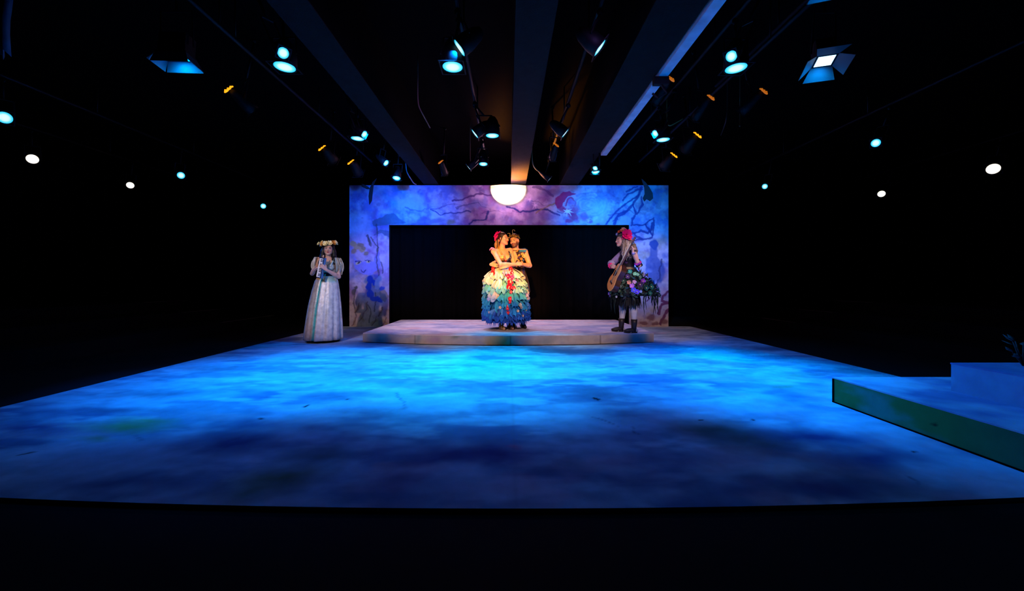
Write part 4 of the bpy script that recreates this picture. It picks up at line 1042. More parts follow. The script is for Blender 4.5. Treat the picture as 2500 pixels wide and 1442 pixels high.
def ruffle(name, parent, prof, z0, a0, L, wdt, colf, rr, amp=.042, nx=23, ny=9, off=.0):
    mb = MB(); V = []; cc = []; ph = rr.uniform(0, 6.28); fq = rr.uniform(2.0, 3.6); tw = rr.uniform(-.25, .25); base = colf(); base2 = colf()
    for j in range(ny):
        t = j/(ny-1); z = z0-L*t
        rx, ry, cx, cy = prof_at(prof, max(z, .1))
        for i in range(nx):
            u = (i/(nx-1)-.5)*2; a = a0+(u*wdt*(.55+.6*t)+tw*t*.25)/max(rx, .15)
            bulge = .006+off*.6+.050*math.sin(min(t*1.15, 1)*math.pi*.75)+amp*t**1.4*math.sin(fq*u*3.14+ph)-.02*(1-t)+.018*t*t
            zz = z+.030*math.cos(fq*u*3.14*1.1+ph)*t+.030*u*u*t+.02*t*t
            V.append((cx+(rx+bulge)*math.cos(a), cy+(ry+bulge)*math.sin(a), zz)); m_ = .5+.5*math.sin(u*3+ph)
            cc.append((base*m_+base2*(1-m_))*(.85+.25*t))
    mb.add(V, [(j*nx+i, j*nx+i+1, (j+1)*nx+i+1, (j+1)*nx+i) for j in range(ny-1) for i in range(nx-1)], np.clip(np.array(cc), 0, 1))
    return mb.build(name, M_cloth, parent, solid=.003)
rr1 = random.Random(5)
cnt = 0
for lvl, (z0, L, nn) in enumerate([(1.09, .20, 9), (.97, .21, 12), (.84, .20, 14), (.70, .21, 15), (.56, .20, 16), (.43, .19, 16), (.32, .18, 16)]):
    for k in range(nn):
        a = 2*math.pi*(k+.5*(lvl % 2))/nn+rr1.uniform(-.12, .12)
        sp = rr1.random()
        cf = (lambda z=z0-L*.6: gcol(z, rr1, .10)*rr1.uniform(.8, 1.15)) if sp > .16 else (lambda: np.array(lin(rr1.choice(['e0d0b0', 'd8d8d8', 'c8b8d0']))) if lvl < 4 else np.array(lin(rr1.choice(['3878c8', '1f3f90', '6aa0d0']))))
        ruffle('ruffle', sk, pr1, z0+rr1.uniform(-.035, .035), a, L*rr1.uniform(.85, 1.12), .078*rr1.uniform(.8, 1.25), cf, rr1, off=.004*lvl)
# ragged hem points
mb = MB()
for k in range(60):
    a = 2*math.pi*k/60+rr1.uniform(-.04, .04); rx, ry, cx, cy = prof_at(pr1, .14); r2 = .03; w_ = .02; c = gcol(.1, rr1)
    p = V3(cx+(rx+r2)*math.cos(a), cy+(ry+r2)*math.sin(a), .16); q2 = V3(-math.sin(a), math.cos(a), 0)
    mb.add([p-q2*w_, p+q2*w_, p+V3(math.cos(a)*.015, math.sin(a)*.015, -rr1.uniform(.06, .10))], [(0, 1, 2)], c)
mb.build('ragged_hem', M_cloth, sk)
# red and pink flower cascade
def on_skirt(prof, px, py, P, off=.05, front=-1):
    p = P(px, py, 0); rx, ry, cx, cy = prof_at(prof, p[2]); rx += off; ry += off
    u = np.clip((p[0]-cx)/rx, -.97, .97); y = cy+front*ry*math.sqrt(1-u*u); n = unit(V3(u/rx, (y-cy)/ry/ry, .1)); return V3(p[0], y, p[2]), n
for i, (px, py, r_, c) in enumerate([(1206,658,.045,'e8182c'),(1206,668,.045,'d81430'),(1207,662,.03,'f02838'),(1246,658,.042,'f02030'),(1249,667,.035,'e81838'),(1240,676,.050,'f01858'),(1249,678,.045,'ff4090'),(1245,690,.055,'e81430'),(1243,700,.055,'f01030'),(1253,703,.040,'e02048'),(1261,686,.036,'ff60a0'),(1260,690,.030,'ffc0d0'),(1245,728,.042,'e01828'),(1244,735,.032,'c81830'),(1239,750,.034,'e02040'),(1240,760,.032,'c81428'),(1240,744,.022,'f06070'),(1247,712,.030,'ff5060')]):
    p, n = on_skirt(pr1, px, py, P1, .065); flower('skirt_flower', sk, p, n, r_, c, 'ffd0a0', seed=i, pet=5)
for i, (px, py, r_) in enumerate([(1268,742,.035),(1271,748,.03),(1263,756,.025),(1222,748,.028),(1197,760,.025),(1186,725,.025),(1249,673,.02),(1283,755,.022),(1275,768,.022),(1180,686,.022)]):
    p, n = on_skirt(pr1, px, py, P1, .07); flower('pale_blossom', sk, p, n, r_, 'e8c8a8', 'd09060', seed=i, pet=5)
mb = MB()
for (x0, y0, z0), c in (((-.085, -.05, 0), '8a6a40'), ((.07, .02, 0), '6a4a38')):
    d = unit(V3(.35, -.93, 0)); S_ = None
    tube(mb, [V3(x0, y0, .028)-d*.05, V3(x0, y0, .03), V3(x0, y0, .03)+d*.09, V3(x0, y0, .02)+d*.17], [.034, .040, .042, .024], 10, lin(c)); tube(mb, [V3(x0, y0, .02), V3(x0, y0, .13)], [.044, .042], 10, lin(c))
mb.build('shoes', M_leather, W1)

# ---------------------------------------------------------------- man behind her
M1 = thing('person', 'bearded man in open dark and gold vest and leafy wreath, embracing the woman', 'person', (.16, 7.42, .165))
def PM(px, py, y): return V3((px-1262)/131.4, y, (800.4-py)/131.4)
hcM, HM = V3(-.045, -.045, 1.610), frame((-.42, -.90, -.10), roll=-.14)
TM = frame((-.2, -.98, 0))
mR, mL = V3(-.20, .02, 1.405), V3(.150, -.01, 1.405)
meL, mwL = V3(.235, -.10, 1.150), V3(.095, -.275, 1.165)
meR, mwR = V3(-.405, -.02, 1.20), V3(-.475, -.26, 1.165)
def bodyM(S, g=0, what='all'):
    P = torso(S, (.0, .03), TM, (.86, .96, 1.12, 1.28, 1.43), g=g, male=True, k=.97, lean=V3(-.02, 0, 0))
    for s_ in (mR, mL): S.cone(V3(-.025, .03, 1.36), s_, .085, .056, .04, g)
    S.cone(V3(-.03, .01, 1.42), mL+V3(-.02, 0, .02), .045, .035, .04, g)
    if what != 'all': return
    S.cone(V3(-.03, .0, 1.40), hcM+HM@V3(0, .02, -.06), .062, .056, .03)
    arm(S, mL, meL, mwL, 1.05, male=True); arm(S, mR, meR, mwR, 1.0, male=True)
    hand(S, mwL, unit(V3(-.085, -.03, .005)), V3(.1, .3, -.9), V3(.1, -.9, .0), .75)
    hand(S, mwR, unit(V3(.085, -.055, -.02)), V3(.3, .9, 0), V3(0, -.2, 1), .5, 1.08)
    legs(S, V3(-.08, .05, .88), V3(-.075, .03, 0), V3(.085, .05, .88), V3(.105, .03, .0), unit(V3(.25, -.97, 0)), rs=1.05)
    head_prims(S, hcM, HM, 1.03)
S = SDF((-.6, -.48, -.01), (.36, .30, 1.76)); bodyM(S)
sdf_obj(S, 'body', M_skin, M1, lambda V: face_colors(V, 'd8a080', hcM, HM, 1.03, beard='4a2c1c', brow='3a2014', lip='a05048', cheek='d08060'))
Tm = lambda *p: hcM+HM@V3(*p)*1.03
S = SDF((-.2, -.2, 1.5), (.1, .15, 1.78), .0045); S.ell(Tm(0, .026, .052), V3(.080, .098, .084), .02, HM); S.ell(Tm(0, -.06, .0), V3(.09, .05, .060), .01, HM, sub=True)
S.cut(lambda X, Y, Z: -((X-hcM[0])*HM[0, 1]+(Y-hcM[1])*HM[1, 1]+(Z-hcM[2])*HM[2, 1]+.078)); sdf_obj(S, 'hair', M_hair, M1, lambda V: np.tile(np.array(lin('4a3020')), (len(V), 1)))
# wreath
wr_ = MB(); pts = [Tm(.088*math.sin(a), .012-.100*math.cos(a), .066+.018*math.cos(a*2)) for a in np.linspace(0, 2*math.pi, 26)]
tube(wr_, pts, .010, 6, lin('5a4c28'))
rw = random.Random(3)
for p in pts: leaf_bunch(wr_, p, unit(p-Tm(0, .01, .02)), .042, ['6a6030', '4c4420', '8a7840', '3c3a28', '7a5a38'], rw, 4)
wreath = wr_.build('leaf_wreath', M_flower, M1)
for k, (dx, h_) in enumerate(((.01, .105), (-.062, .055))):
    mb = MB(); b = Tm(dx, -.05, .095); pts = [b+V3(.035*math.sin(t*5.2)*t*(1 if k else -1)+.0, -.01*t, h_*math.sin(t*2.3)) for t in np.linspace(0, 1, 14)]
    tube(mb, pts, .0048, 6, lin('a89858')); mb.build('antenna', M_flower, wreath)
for i, (p, c) in enumerate([((.06, -.06, .062), 'e8b898'), ((-.058, -.07, .065), 'd8a070'), ((.085, -.01, .055), 'c8b8a0'), ((.0, -.09, .085), '8a6048'), ((.088, .03, .03), '8a9060')]): flower('wreath_blossom', wreath, Tm(*p), HM@unit(V3(*p)), .022, c, seed=i, pet=5)
# vest (open in front), collar band and tunic skirt
S = SDF((-.32, -.2, .9), (.26, .28, 1.5)); bodyM(S, .012, 'torso')
def vest(X, Y, Z):
    u = (X+.02)*TM[0, 0]+(Y-.03)*TM[1, 0]; f_ = (X+.02)*TM[0, 1]+(Y-.03)*TM[1, 1]
    op = np.minimum(.045+.02*np.sin(Z*30)-np.abs(u+.01), -f_-.01)
    dL = -np.sqrt((X-mL[0]-.02)**2+(Y-mL[1])**2+(Z-mL[2]+.01)**2)+.066; dR = -np.sqrt((X-mR[0]+.02)**2+(Y-mR[1])**2+(Z-mR[2]+.01)**2)+.066
    return np.maximum(np.maximum(op, .93-Z), np.maximum(np.maximum(dL, dR), Z-1.445))
S.cut(vest)
def vcol(V):
    c = np.tile(np.array(lin('2a1c18')), (len(V), 1)); f1 = np.sin(V[:, 0]*85+np.sin(V[:, 2]*50)*2)+np.cos(V[:, 2]*75); c[f1 > .75] = lin('b09050'); c[f1 < -1.1] = lin('5a3a70'); c[(V[:, 2] > 1.405) & (V[:, 0] > .04)] = lin('2a78b0'); return c
sdf_obj(S, 'vest', M_cloth, M1, vcol)
for i, (p, r_, c) in enumerate([((.095, -.115, 1.36), .030, 'd8b060'), ((.12, -.105, 1.32), .034, 'e0c080'), ((.075, -.125, 1.27), .028, 'c08840'), ((.11, -.11, 1.25), .024, '3a5a90'), ((.085, -.12, 1.21), .026, 'b89060')]): flower('vest_ornament', M1, V3(*p), unit(V3(.3, -1, .2)), r_, c, '402818', seed=i, pet=5)
mb = MB(); ring = [V3(-.03, .0, 1.452)+V3(.068*math.cos(a), .062*math.sin(a)-.008, -.012+.012*math.sin(a)) for a in np.linspace(0, 2*math.pi, 24)]
tube(mb, ring, .006, 6, lin('4a1020')); mb.build('collar_band', M_cloth, M1)
mb = MB(); M_ = rot_to((.3, -.1, 1)); 
for k in range(5):
    a = -.6+k*.3; p = mL+V3(.0, .0, .05); mb.add(np.array([p+V3(-.06, -.05+k*.02, .012), p+V3(.0, -.055+k*.02, .018), p+V3(.055, -.045+k*.02, -.012), p+V3(.0, -.02+k*.02, .016), p+V3(-.06, -.02+k*.02, .014)]), [(0, 1, 3, 4), (1, 2, 3)], lin('2878b8'))
mb.build('shoulder_cap', M_flower, M1, solid=.004)
prM = interp_prof([(1.13, .145, .115, -.01, .03), (1.0, .175, .135, .0, .03), (.85, .20, .15, .02, .03), (.66, .215, .16, .03, .03)], 10)
mb = MB(); skirt_surface(mb, prM, None, lambda a, t: np.array(lin(['2a2018', '7a6038', '3a3060', '40301c'][int((a*3.2+t*3)) % 4])), 60, lambda a, t: 1+.05*math.sin(a*9)*t)
tn = mb.build('tunic_skirt', M_cloth, M1, solid=.004)
mb = MB()
for k in range(16):
    a = 2*math.pi*k/16; rx, ry, cx, cy = prof_at(prM, .7); p = V3(cx+rx*math.cos(a), cy+ry*math.sin(a), .68); t_ = V3(-math.sin(a), math.cos(a), 0)
    mb.add([p-t_*.035, p+t_*.035, p+V3(0, 0, -rw.uniform(.08, .16))+t_*.01], [(0, 1, 2)], lin(rw.choice(['7a6038', '3a3060', '50401c'])))
mb.build('tunic_points', M_cloth, tn, solid=.003)
S = SDF((-.3, -.2, .0), (.3, .28, .98)); legs(S, V3(-.08, .05, .88), V3(-.075, .03, 0), V3(.085, .05, .88), V3(.105, .03, .0), unit(V3(.25, -.97, 0)), rs=1.05, g=.008); S.cut(lambda X, Y, Z: .12-Z+0*X)
sdf_obj(S, 'trousers', M_cloth, M1, lambda V: np.tile(np.array(lin('1c1e38')), (len(V), 1)))
for x0, c in ((-.075, '70401c'), (.105, '241a18')):
    mb = MB(); d = unit(V3(.25, -.97, 0)); b0 = V3(x0, .03, 0)
    tube(mb, [b0+V3(0, 0, .03)-d*.06, b0+V3(0, 0, .034), b0+V3(0, 0, .034)+d*.10, b0+V3(0, 0, .022)+d*.20], [.034, .043, .045, .024], 10, lin(c)); tube(mb, [b0+V3(0, 0, .02), b0+V3(0, 0, .14)], [.046, .043], 10, lin(c)); mb.build('shoe', M_leather, M1)

# ---------------------------------------------------------------- woman in the cream gown, left
W2 = thing('person', 'dark-haired woman in a long cream satin gown and rose crown, standing left of the portal', 'person', (-3.12, 6.80, .006))
hc2, H2 = V3(.062, -.03, 1.572), frame((.34, -.93, -.06), roll=.03)
T2 = frame((.12, -.99, 0))
s2R, s2L = V3(-.125, .0, 1.385), V3(.200, .0, 1.372)
e2R, w2R = V3(-.195, -.07, 1.150), V3(-.065, -.250, 1.215)
e2L, w2L = V3(.250, -.06, 1.095), V3(.142, -.285, 1.205)
def body2(S, g=0, what='all'):
    torso(S, (.02, .01), T2, (.84, .93, 1.10, 1.26, 1.41), g=g, k=.97, lean=V3(.02, 0, 0))
    for s_ in (s2R, s2L): S.cone(V3(.04, .01, 1.345), s_, .070, .048, .03, g)
    if what != 'all': return
    S.cone(V3(.042, .01, 1.38), hc2+H2@V3(0, .02, -.06), .050, .045, .03)
    arm(S, s2R, e2R, w2R, .96); arm(S, s2L, e2L, w2L, .96)
    hand(S, w2R, unit(V3(.085, -.02, .025)), V3(.1, -.3, -.9)*-1, V3(0, -.3, 1), .75, .95)
    hand(S, w2L, unit(V3(-.045, -.045, .06)), V3(-.75, .65, -.1), V3(0, .5, .8), .85, .95)
    legs(S, V3(-.06, .02, .86), V3(-.08, .0, 0), V3(.09, .02, .86), V3(.06, .0, .0), unit(V3(.1, -1, 0)))
    head_prims(S, hc2, H2, .97)
S = SDF((-.30, -.45, -.01), (.36, .28, 1.75)); body2(S)
sdf_obj(S, 'body', M_skin, W2, lambda V: face_colors(V, 'd0a08c', hc2, H2, .97, cheek='b86858', lip='a82840', brow='1c1210'))
S = SDF((-.3, -.28, 1.03), (.36, .28, 1.46)); body2(S, .010, 'torso')
def nk2(X, Y, Z):
    u = X-.045; return np.maximum(Z-(1.355-.0*X-(.17*np.maximum(1-np.abs(u)/.085, 0))*(Y < .0)), 1.08-Z)
S.cut(nk2)
for s_ in (-1, 1): S.chain([V3(.045, .0, 0)+T2@V3(s_*.075, -.125, 0)+V3(0, 0, 1.28), V3(.045, 0, 0)+T2@V3(s_*.095, -.085, 0)+V3(0, 0, 1.35), V3(.045, 0, 0)+T2@V3(s_*.112, -.02, 0)+V3(0, 0, 1.412), V3(.045, 0, 0)+T2@V3(s_*.112, .04, 0)+V3(0, 0, 1.40)], [.018, .014, .013, .012], .012)
sdf_obj(S, 'bodice', M_satin, W2, lambda V: np.where((V[:, 2] < 1.17)[:, None], np.array(lin('20282c')), np.where((V[:, 0] > .05)[:, None], np.array(lin('b8ccc8')), np.array(lin('c8b49c')))))
for s_, sg in ((s2R, -1), (s2L, 1)):      # ribbon sleeves
    mb = MB(); rs = random.Random(8+sg)
    for k in range(6):
        a = -1.3+k*.5; x = s_[0]+sg*.045*math.cos(a*.6); y = s_[1]-.03+.05*math.sin(a); L = rs.uniform(.20, .30); pts = []
        for t in np.linspace(0, 1, 9): pts.append(V3(s_[0]+sg*(-.0+.009*k+(.028+.006*k)*math.sin(t*2.4)), y-.012*math.sin(t*3)-.012, s_[2]+.045-L*t))
        P_ = np.array(pts); w_ = V3(.017, .0, 0)+V3(0, .012*sg*(-1), 0)
        mb.add(np.concatenate([P_-w_, P_+w_]), [(i, i+1, 10+i, 9+i) for i in range(8)], lin(rs.choice(['c8c0b0', 'b0c0c8', 'd8d0c0'])))
    mb.build('ribbon_sleeve', M_satin, W2, solid=.003)
    mb = MB()
    for k in range(8): ball(mb, V3(s_[0]+sg*rs.uniform(.04, .075), s_[1]-rs.uniform(.02, .07), s_[2]-rs.uniform(-.02, .24)), .008, lin('fff4e8'), 6)
    mb.build('sequins', M_gloss, W2)
T = lambda *p: hc2+H2@V3(*p)*.97
S = SDF((-.16, -.2, 1.1), (.26, .22, 1.74), .0048)
S.ell(T(0, .030, .040), V3(.086, .094, .085), .02, H2)
for s_, L in ((-1, .40), (1, .30)):
    S.chain([T(s_*.070, .0, .03), T(s_*.088, .01, -.06), T(s_*.098, -.0, -.15), T(s_*(.115 if s_ < 0 else .100), -.045, -L*.62), T(s_*(.13 if s_ < 0 else .10), -.06, -L*.86)], [.030, .034, .036, .034, .018], .03)
S.chain([T(0, .07, .0), T(0, .09, -.15), T(0, .10, -.32)], [.07, .08, .05], .03)
S.cut(lambda X, Y, Z: -(((X-hc2[0])*H2[0, 1]+(Y-hc2[1])*H2[1, 1]+(Z-hc2[2])*H2[2, 1])+.052+np.where(Z < 1.50, .2, 0)))
hr = sdf_obj(S, 'hair', M_hair, W2, lambda V: np.tile(np.array(lin('0e0c0e')), (len(V), 1)))
mb = MB(); wavy_strands(mb, lambda a, r: T(-.085+r.uniform(-.015, .01), .0, -.02), lambda a, r: T(-.14+.06*a, -.07+r.uniform(-.02, .02), -.36+r.uniform(-.05, .04)), 16, .007, ['0e0c0e', '181214'], R, .010)
wavy_strands(mb, lambda a, r: T(.085+r.uniform(-.01, .01), .0, -.02), lambda a, r: T(.13-.05*a, -.04, -.27+r.uniform(-.04, .03)), 12, .007, ['0e0c0e', '181214'], R, .010)
mb.build('strands', M_hair, hr)
mb = MB(); pts = [T(.092*math.sin(a), .02-.096*math.cos(a), .074+.018*math.sin(a)) for a in np.linspace(0, 2*math.pi, 26)]; tube(mb, pts, .009, 6, lin('4a5a28')); rw = random.Random(6)
for p in pts: leaf_bunch(mb, p, unit(p-T(0, .02, .02)), .032, ['5a6a30', '3c4a20', '6a7a38'], rw, 2)
cr = mb.build('rose_crown', M_flower, W2)
rose_cols = ['fff0c0', 'e0a050', 'fff0c8', 'fff0d0', 'c88040', 'fff0c0', 'f8d890', 'f0e0b0', 'fff4d0', 'e0a858', 'fff0c0']
for i in range(11):
    a = 2*math.pi*i/11+.2; p = T(.102*math.sin(a), .02-.104*math.cos(a), .086+.018*math.sin(a)); flower('rose', cr, p, unit(unit(p-T(0, .02, .06))+V3(0, 0, .15)), .046, rose_cols[i], rose_cols[i], 6, 3, cup=.7, seed=i)
for i, (px, py) in enumerate([(790, 597), (793, 594), (787, 598)]):
    p = V3((px-795)/143.0, -.04-.03*i, (833-py)/143.0); flower('rose', cr, p, unit(V3(-.5, -.6, .4)), .036, ['b07838', 'e0d090', 'e8d8a0'][i], 'c89850', 6, 3, cup=.7, seed=20+i)
# satin skirt with a front slit of turquoise
pr2 = interp_prof([(1.105, .150, .120, .02, .01), (1.02, .190, .150, .012, .01), (.85, .225, .185, .0, .01), (.6, .262, .225, -.012, .0), (.3, .290, .262, -.025, 0), (.035, .308, .285, -.038, 0)], 26)
def pleat(a, t): return 1+t*.045*math.sin(a*11+1.3*math.sin(a*2))+t*.02*math.sin(a*23)
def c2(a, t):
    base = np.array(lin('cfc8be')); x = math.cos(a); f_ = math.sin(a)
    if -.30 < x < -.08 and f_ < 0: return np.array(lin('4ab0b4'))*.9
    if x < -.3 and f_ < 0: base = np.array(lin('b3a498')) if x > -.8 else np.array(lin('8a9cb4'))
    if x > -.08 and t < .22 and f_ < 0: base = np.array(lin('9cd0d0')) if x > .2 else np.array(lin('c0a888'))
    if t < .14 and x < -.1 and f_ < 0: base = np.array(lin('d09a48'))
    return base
def slit(a, t):
    x = math.cos(a); return pleat(a, t)*(.90 if (-.30 < x < -.08 and math.sin(a) < 0) else 1)
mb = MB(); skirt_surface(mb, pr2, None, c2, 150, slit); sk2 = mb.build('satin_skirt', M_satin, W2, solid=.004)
mb = MB(); skirt_surface(mb, interp_prof([(1.08, .13, .10, .02, .01), (.5, .23, .19, -.01, 0), (.012, .262, .235, -.034, 0)], 8), None, lin('0c0c10'), 60); mb.build('hem_shadow_skirt', M_cloth, W2, solid=.004)  # black inner skirt put in as the shadow beneath the hem
mb = MB(); skirt_surface(mb, interp_prof([(1.15, .128, .100, .028, .01), (1.12, .132, .104, .026, .01), (1.085, .142, .112, .024, .01)], 5), None, lin('141618'), 40); mb.build('waistband', M_satin, W2, solid=.006)
# the keyboard she holds
kt = thing('melodica', 'small keyboard with white keys held upright against her chest by the woman in cream', 'instrument', (-3.12+.025, 6.80-.292, 1.075))
ax_ = unit(V3(.065, 0, .345)); Mk = rot_to(ax_, (0, 1, 0)); 
xk = unit(V3(1, 0, 0)-ax_*ax_[0]); yk = np.cross(ax_, xk); Mk = np.stack([xk, yk, ax_], 1); Mk4 = mtx(Mk@np.array(Matrix.Rotation(-.15, 3, 'Z')), (0, 0, 0))
mb = MB(); box(mb, (-.045, -.012, 0), (.045, .030, .345), lin('20244c'), Mk4); mb.build('case', M_gloss, kt, smooth=False, bevel=.004)
mb = MB(); box(mb, (.041, -.014, .005), (.047, .032, .34), lin('5080b0'), Mk4); mb.build('case_edge', M_gloss, kt, smooth=False)
z = .018
for k in range(13):
    mb = MB(); box(mb, (-.042, -.018, z), (.022, -.011, z+.0215), lin('f0ecf0'), Mk4); mb.build('white_key', M_gloss, kt, smooth=False); 
    if k % 7 in (1, 2, 4, 5, 6) and k < 13:
        mb = MB(); box(mb, (-.012, -.024, z-.007), (.023, -.017, z+.007), lin('1c2040'), Mk4); mb.build('black_key', M_gloss, kt, smooth=False)
    z += .0238
mb = MB(); tube(mb, [Mk@V3(0, .006, .34), Mk@V3(.002, .004, .36), Mk@V3(.004, .0, .385)], [.013, .013, .008], 10, lin('d8a888')); mb.build('mouthpiece', M_gloss, kt)

# ---------------------------------------------------------------- woman with the guitar, right
W3 = thing('person', 'long-haired woman in profile wearing a dark flowered bustle skirt and ankle boots, playing guitar', 'person', (2.02, 6.77, .164))
hc3, H3 = V3(-.100, -.03, 1.560), frame((-1, -.12, -.05))
T3 = frame((-1, -.12, 0))
s3L, s3R = V3(.055, -.150, 1.365), V3(-.01, .165, 1.375)
e3L, w3L = V3(.130, -.225, 1.120), V3(-.004, -.335, 1.325)
e3R, w3R = V3(-.205, .175, 1.175), V3(-.285, -.055, 1.120)
def body3(S, g=0, what='all'):
    torso(S, (.02, .0), T3, (.84, .93, 1.08, 1.25, 1.40), g=g, k=.95)
    for s_ in (s3L, s3R): S.cone(V3(.015, .005, 1.335), s_, .066, .046, .03, g)
    if what != 'all': return
    S.cone(V3(.0, .0, 1.37), hc3+H3@V3(0, .02, -.06), .050, .045, .03)
    arm(S, s3L, e3L, w3L, .96); arm(S, s3R, e3R, w3R, .96)
    hand(S, w3L, unit(V3(-.012, -.012, .09)), V3(-1, .15, 0), V3(0, 1, .2), .95, .95, tcurl=.5)
    hand(S, w3R, unit(V3(.0, -.085, -.012)), V3(1, 0, -.2), V3(-.3, 0, 1), .8, .95)
    legs(S, V3(.06, -.085, .86), V3(.085, -.095, 0), V3(-.03, .085, .86), V3(-.075, .085, .0), V3(-1, -.1, 0), rs=1.04)
    head_prims(S, hc3, H3, .97)
S = SDF((-.42, -.50, -.01), (.32, .35, 1.72)); body3(S)
def col3(V):
    c = face_colors(V, 'd2a492', hc3, H3, .97, cheek='b86a60', lip='a83848', brow='3a2820'); c[(V[:, 2] < .9)] = lin('a8a4ac'); return c
sdf_obj(S, 'body', M_skin, W3, col3)
S = SDF((-.2, -.25, 1.0), (.22, .28, 1.46)); body3(S, .010, 'torso')
S.cut(lambda X, Y, Z: np.maximum(Z-(1.385-.07*np.maximum(1-np.abs(Y)/.07, 0)*(X < .02)), 1.04-Z))
def dcol(V):
    c = np.tile(np.array(lin('141218')), (len(V), 1)); c[(np.sin(V[:, 2]*60)+np.sin(V[:, 1]*55) > 1.35)] = lin('40305c'); c[(V[:, 2] > 1.30) & (V[:, 0] > .03)] = lin('4a4038'); return c
sdf_obj(S, 'bodice', M_cloth, W3, dcol)
mb = MB(); fl_s = e3L*.62+s3L*.38    # dark sheer sleeve round the near elbow
tube(mb, [s3L*.35+e3L*.65, e3L+V3(.005, 0, -.005), e3L*.86+w3L*.14+V3(0, 0, -.012)], [.050, .056, .046], 12, lin('141a20')); mb.build('elbow_sleeve', M_cloth, W3)
mb = MB(); c0 = e3L*.80+w3L*.20; 
for k in range(10): a = k*.628; ax2 = unit(w3L-e3L); u_ = unit(np.cross(ax2, (0, 1, 0))); v_ = np.cross(ax2, u_); ball(mb, c0+(u_*math.cos(a)+v_*math.sin(a))*.042, (.022, .02, .018), lin(['a028b0', 'c83090', '7020a0'][k % 3]), 8)
mb.build('petal_cuff', M_flower, W3)
mb = MB(); tube(mb, [e3R, e3R*.5+w3R*.5+V3(-.01, 0, .015), e3R*.22+w3R*.78], [.056, .064, .040], 12, lin('9a90c0')); tube(mb, [s3R, s3R*.4+e3R*.6, e3R], [.052, .058, .056], 12, lin('9a90c0')); mb.build('puffed_sleeve', M_cloth, W3)
mb = MB(); c0 = w3R+V3(0, .025, .005)
for k in range(9): a = k*.7; ball(mb, c0+V3(.034*math.cos(a), 0, .034*math.sin(a)), (.018, .014, .018), lin(['e02880', 'c82070'][k % 2]), 8)
mb.build('petal_cuff', M_flower, W3)
mb = MB(); tube(mb, [w3L+V3(.014, 0, -.03), w3L+V3(.004, 0, .0)], [.031, .029], 12, lin('8078a8')); mb.build('bracelet', M_gloss, W3)
# hair
T = lambda *p: hc3+H3@V3(*p)*.97
S = SDF((-.26, -.20, 1.15), (.28, .22, 1.72), .0048)
S.ell(T(0, .032, .040), V3(.086, .094, .086), .02, H3)
S.chain([T(0, .09, .02), T(.0, .135, -.10), T(.0, .180, -.22), T(.0, .175, -.36)], [.07, .085, .075, .04], .03)
S.chain([T(-.07, .03, .0), T(-.075, .03, -.10), T(-.07, .06, -.2)], [.03, .035, .03], .03); S.chain([T(.07, .01, .0), T(.085, -.01, -.10), T(.11, -.04, -.22)], [.03, .034, .026], .03)
S.cut(lambda X, Y, Z: -(((X-hc3[0])*H3[0, 1]+(Y-hc3[1])*H3[1, 1]+(Z-hc3[2])*H3[2, 1])+.045))
hair3 = lambda V: np.where((np.sin(V[:, 0]*260+V[:, 1]*220+V[:, 2]*12) > .2)[:, None], np.array(lin('8a7a6c')), np.array(lin('6a5a4e')))
hr = sdf_obj(S, 'hair', M_hair, W3, hair3)
mb = MB(); rw = random.Random(12)
wavy_strands(mb, lambda a, r: T(-.06+.12*r.random(), .11, .05), lambda a, r: T(-.08+.16*r.random(), .16+.09*a, -.36+r.uniform(-.07, .10)), 70, .0075, ['e0ccb8', 'b09c8c', 'f0e0d0', '8a7668'], rw, .016, bulge=V3(.045, -.02, .02))
wavy_strands(mb, lambda a, r: T(-.085, .03+.03*a, .01), lambda a, r: T(-.095, .04+.06*a, -.22+r.uniform(-.05, .03)), 14, .006, ['a89484', '5a4a40'], rw, .012)
wavy_strands(mb, lambda a, r: T(.082, -.01+.09*a, .02), lambda a, r: T(.12, -.06+.20*a, -.32+r.uniform(-.05, .05)), 44, .006, ['a89484', 'c0b0a4'], rw, .014)
mb.build('strands', M_hair, hr)
mb = MB(); pts = [T(.090*math.sin(a), .02-.098*math.cos(a), .072) for a in np.linspace(0, 2*math.pi, 26)]; tube(mb, pts, .009, 6, lin('38402c'))
for p in pts: leaf_bunch(mb, p, unit(p-T(0, .02, .02)), .034, ['3a5030', '6a4a80', '884060'], rw, 2)
cr3 = mb.build('flower_crown', M_flower, W3)
def P3(px, py, y): return V3((px-1531)/143.6, y, (811-py)/143.6)
for i, (px, py, y, r_, c, n) in enumerate([(1524, 575, -.135, .085, 'f01070', (-.05, -1, .1)), (1530, 581, -.13, .055, 'f82878', (.3, -1, -.1)), (1515, 566, -.11, .040, 'f0a070', (-.2, -.8, .6)), (1520, 561, -.06, .040, 'f8c8b0', (0, -.5, 1)), (1509, 568, -.08, .032, 'e86028', (-.6, -.6, .5)), (1505, 573, -.05, .028, 'a8b8d8', (-1, -.4, .3)), (1532, 567, -.10, .040, 'f060a0', (.5, -.6, .6)), (1526, 563, -.03, .032, '8a40a0', (.2, -.3, 1)), (1518, 583, -.115, .035, 'e82060', (-.3, -1, -.2))]):
    flower('crown_flower', cr3, P3(px, py, y), unit(V3(*n)), r_, c, 'a00840', 7 if r_ > .05 else 5, 3 if r_ > .05 else 2, seed=i)
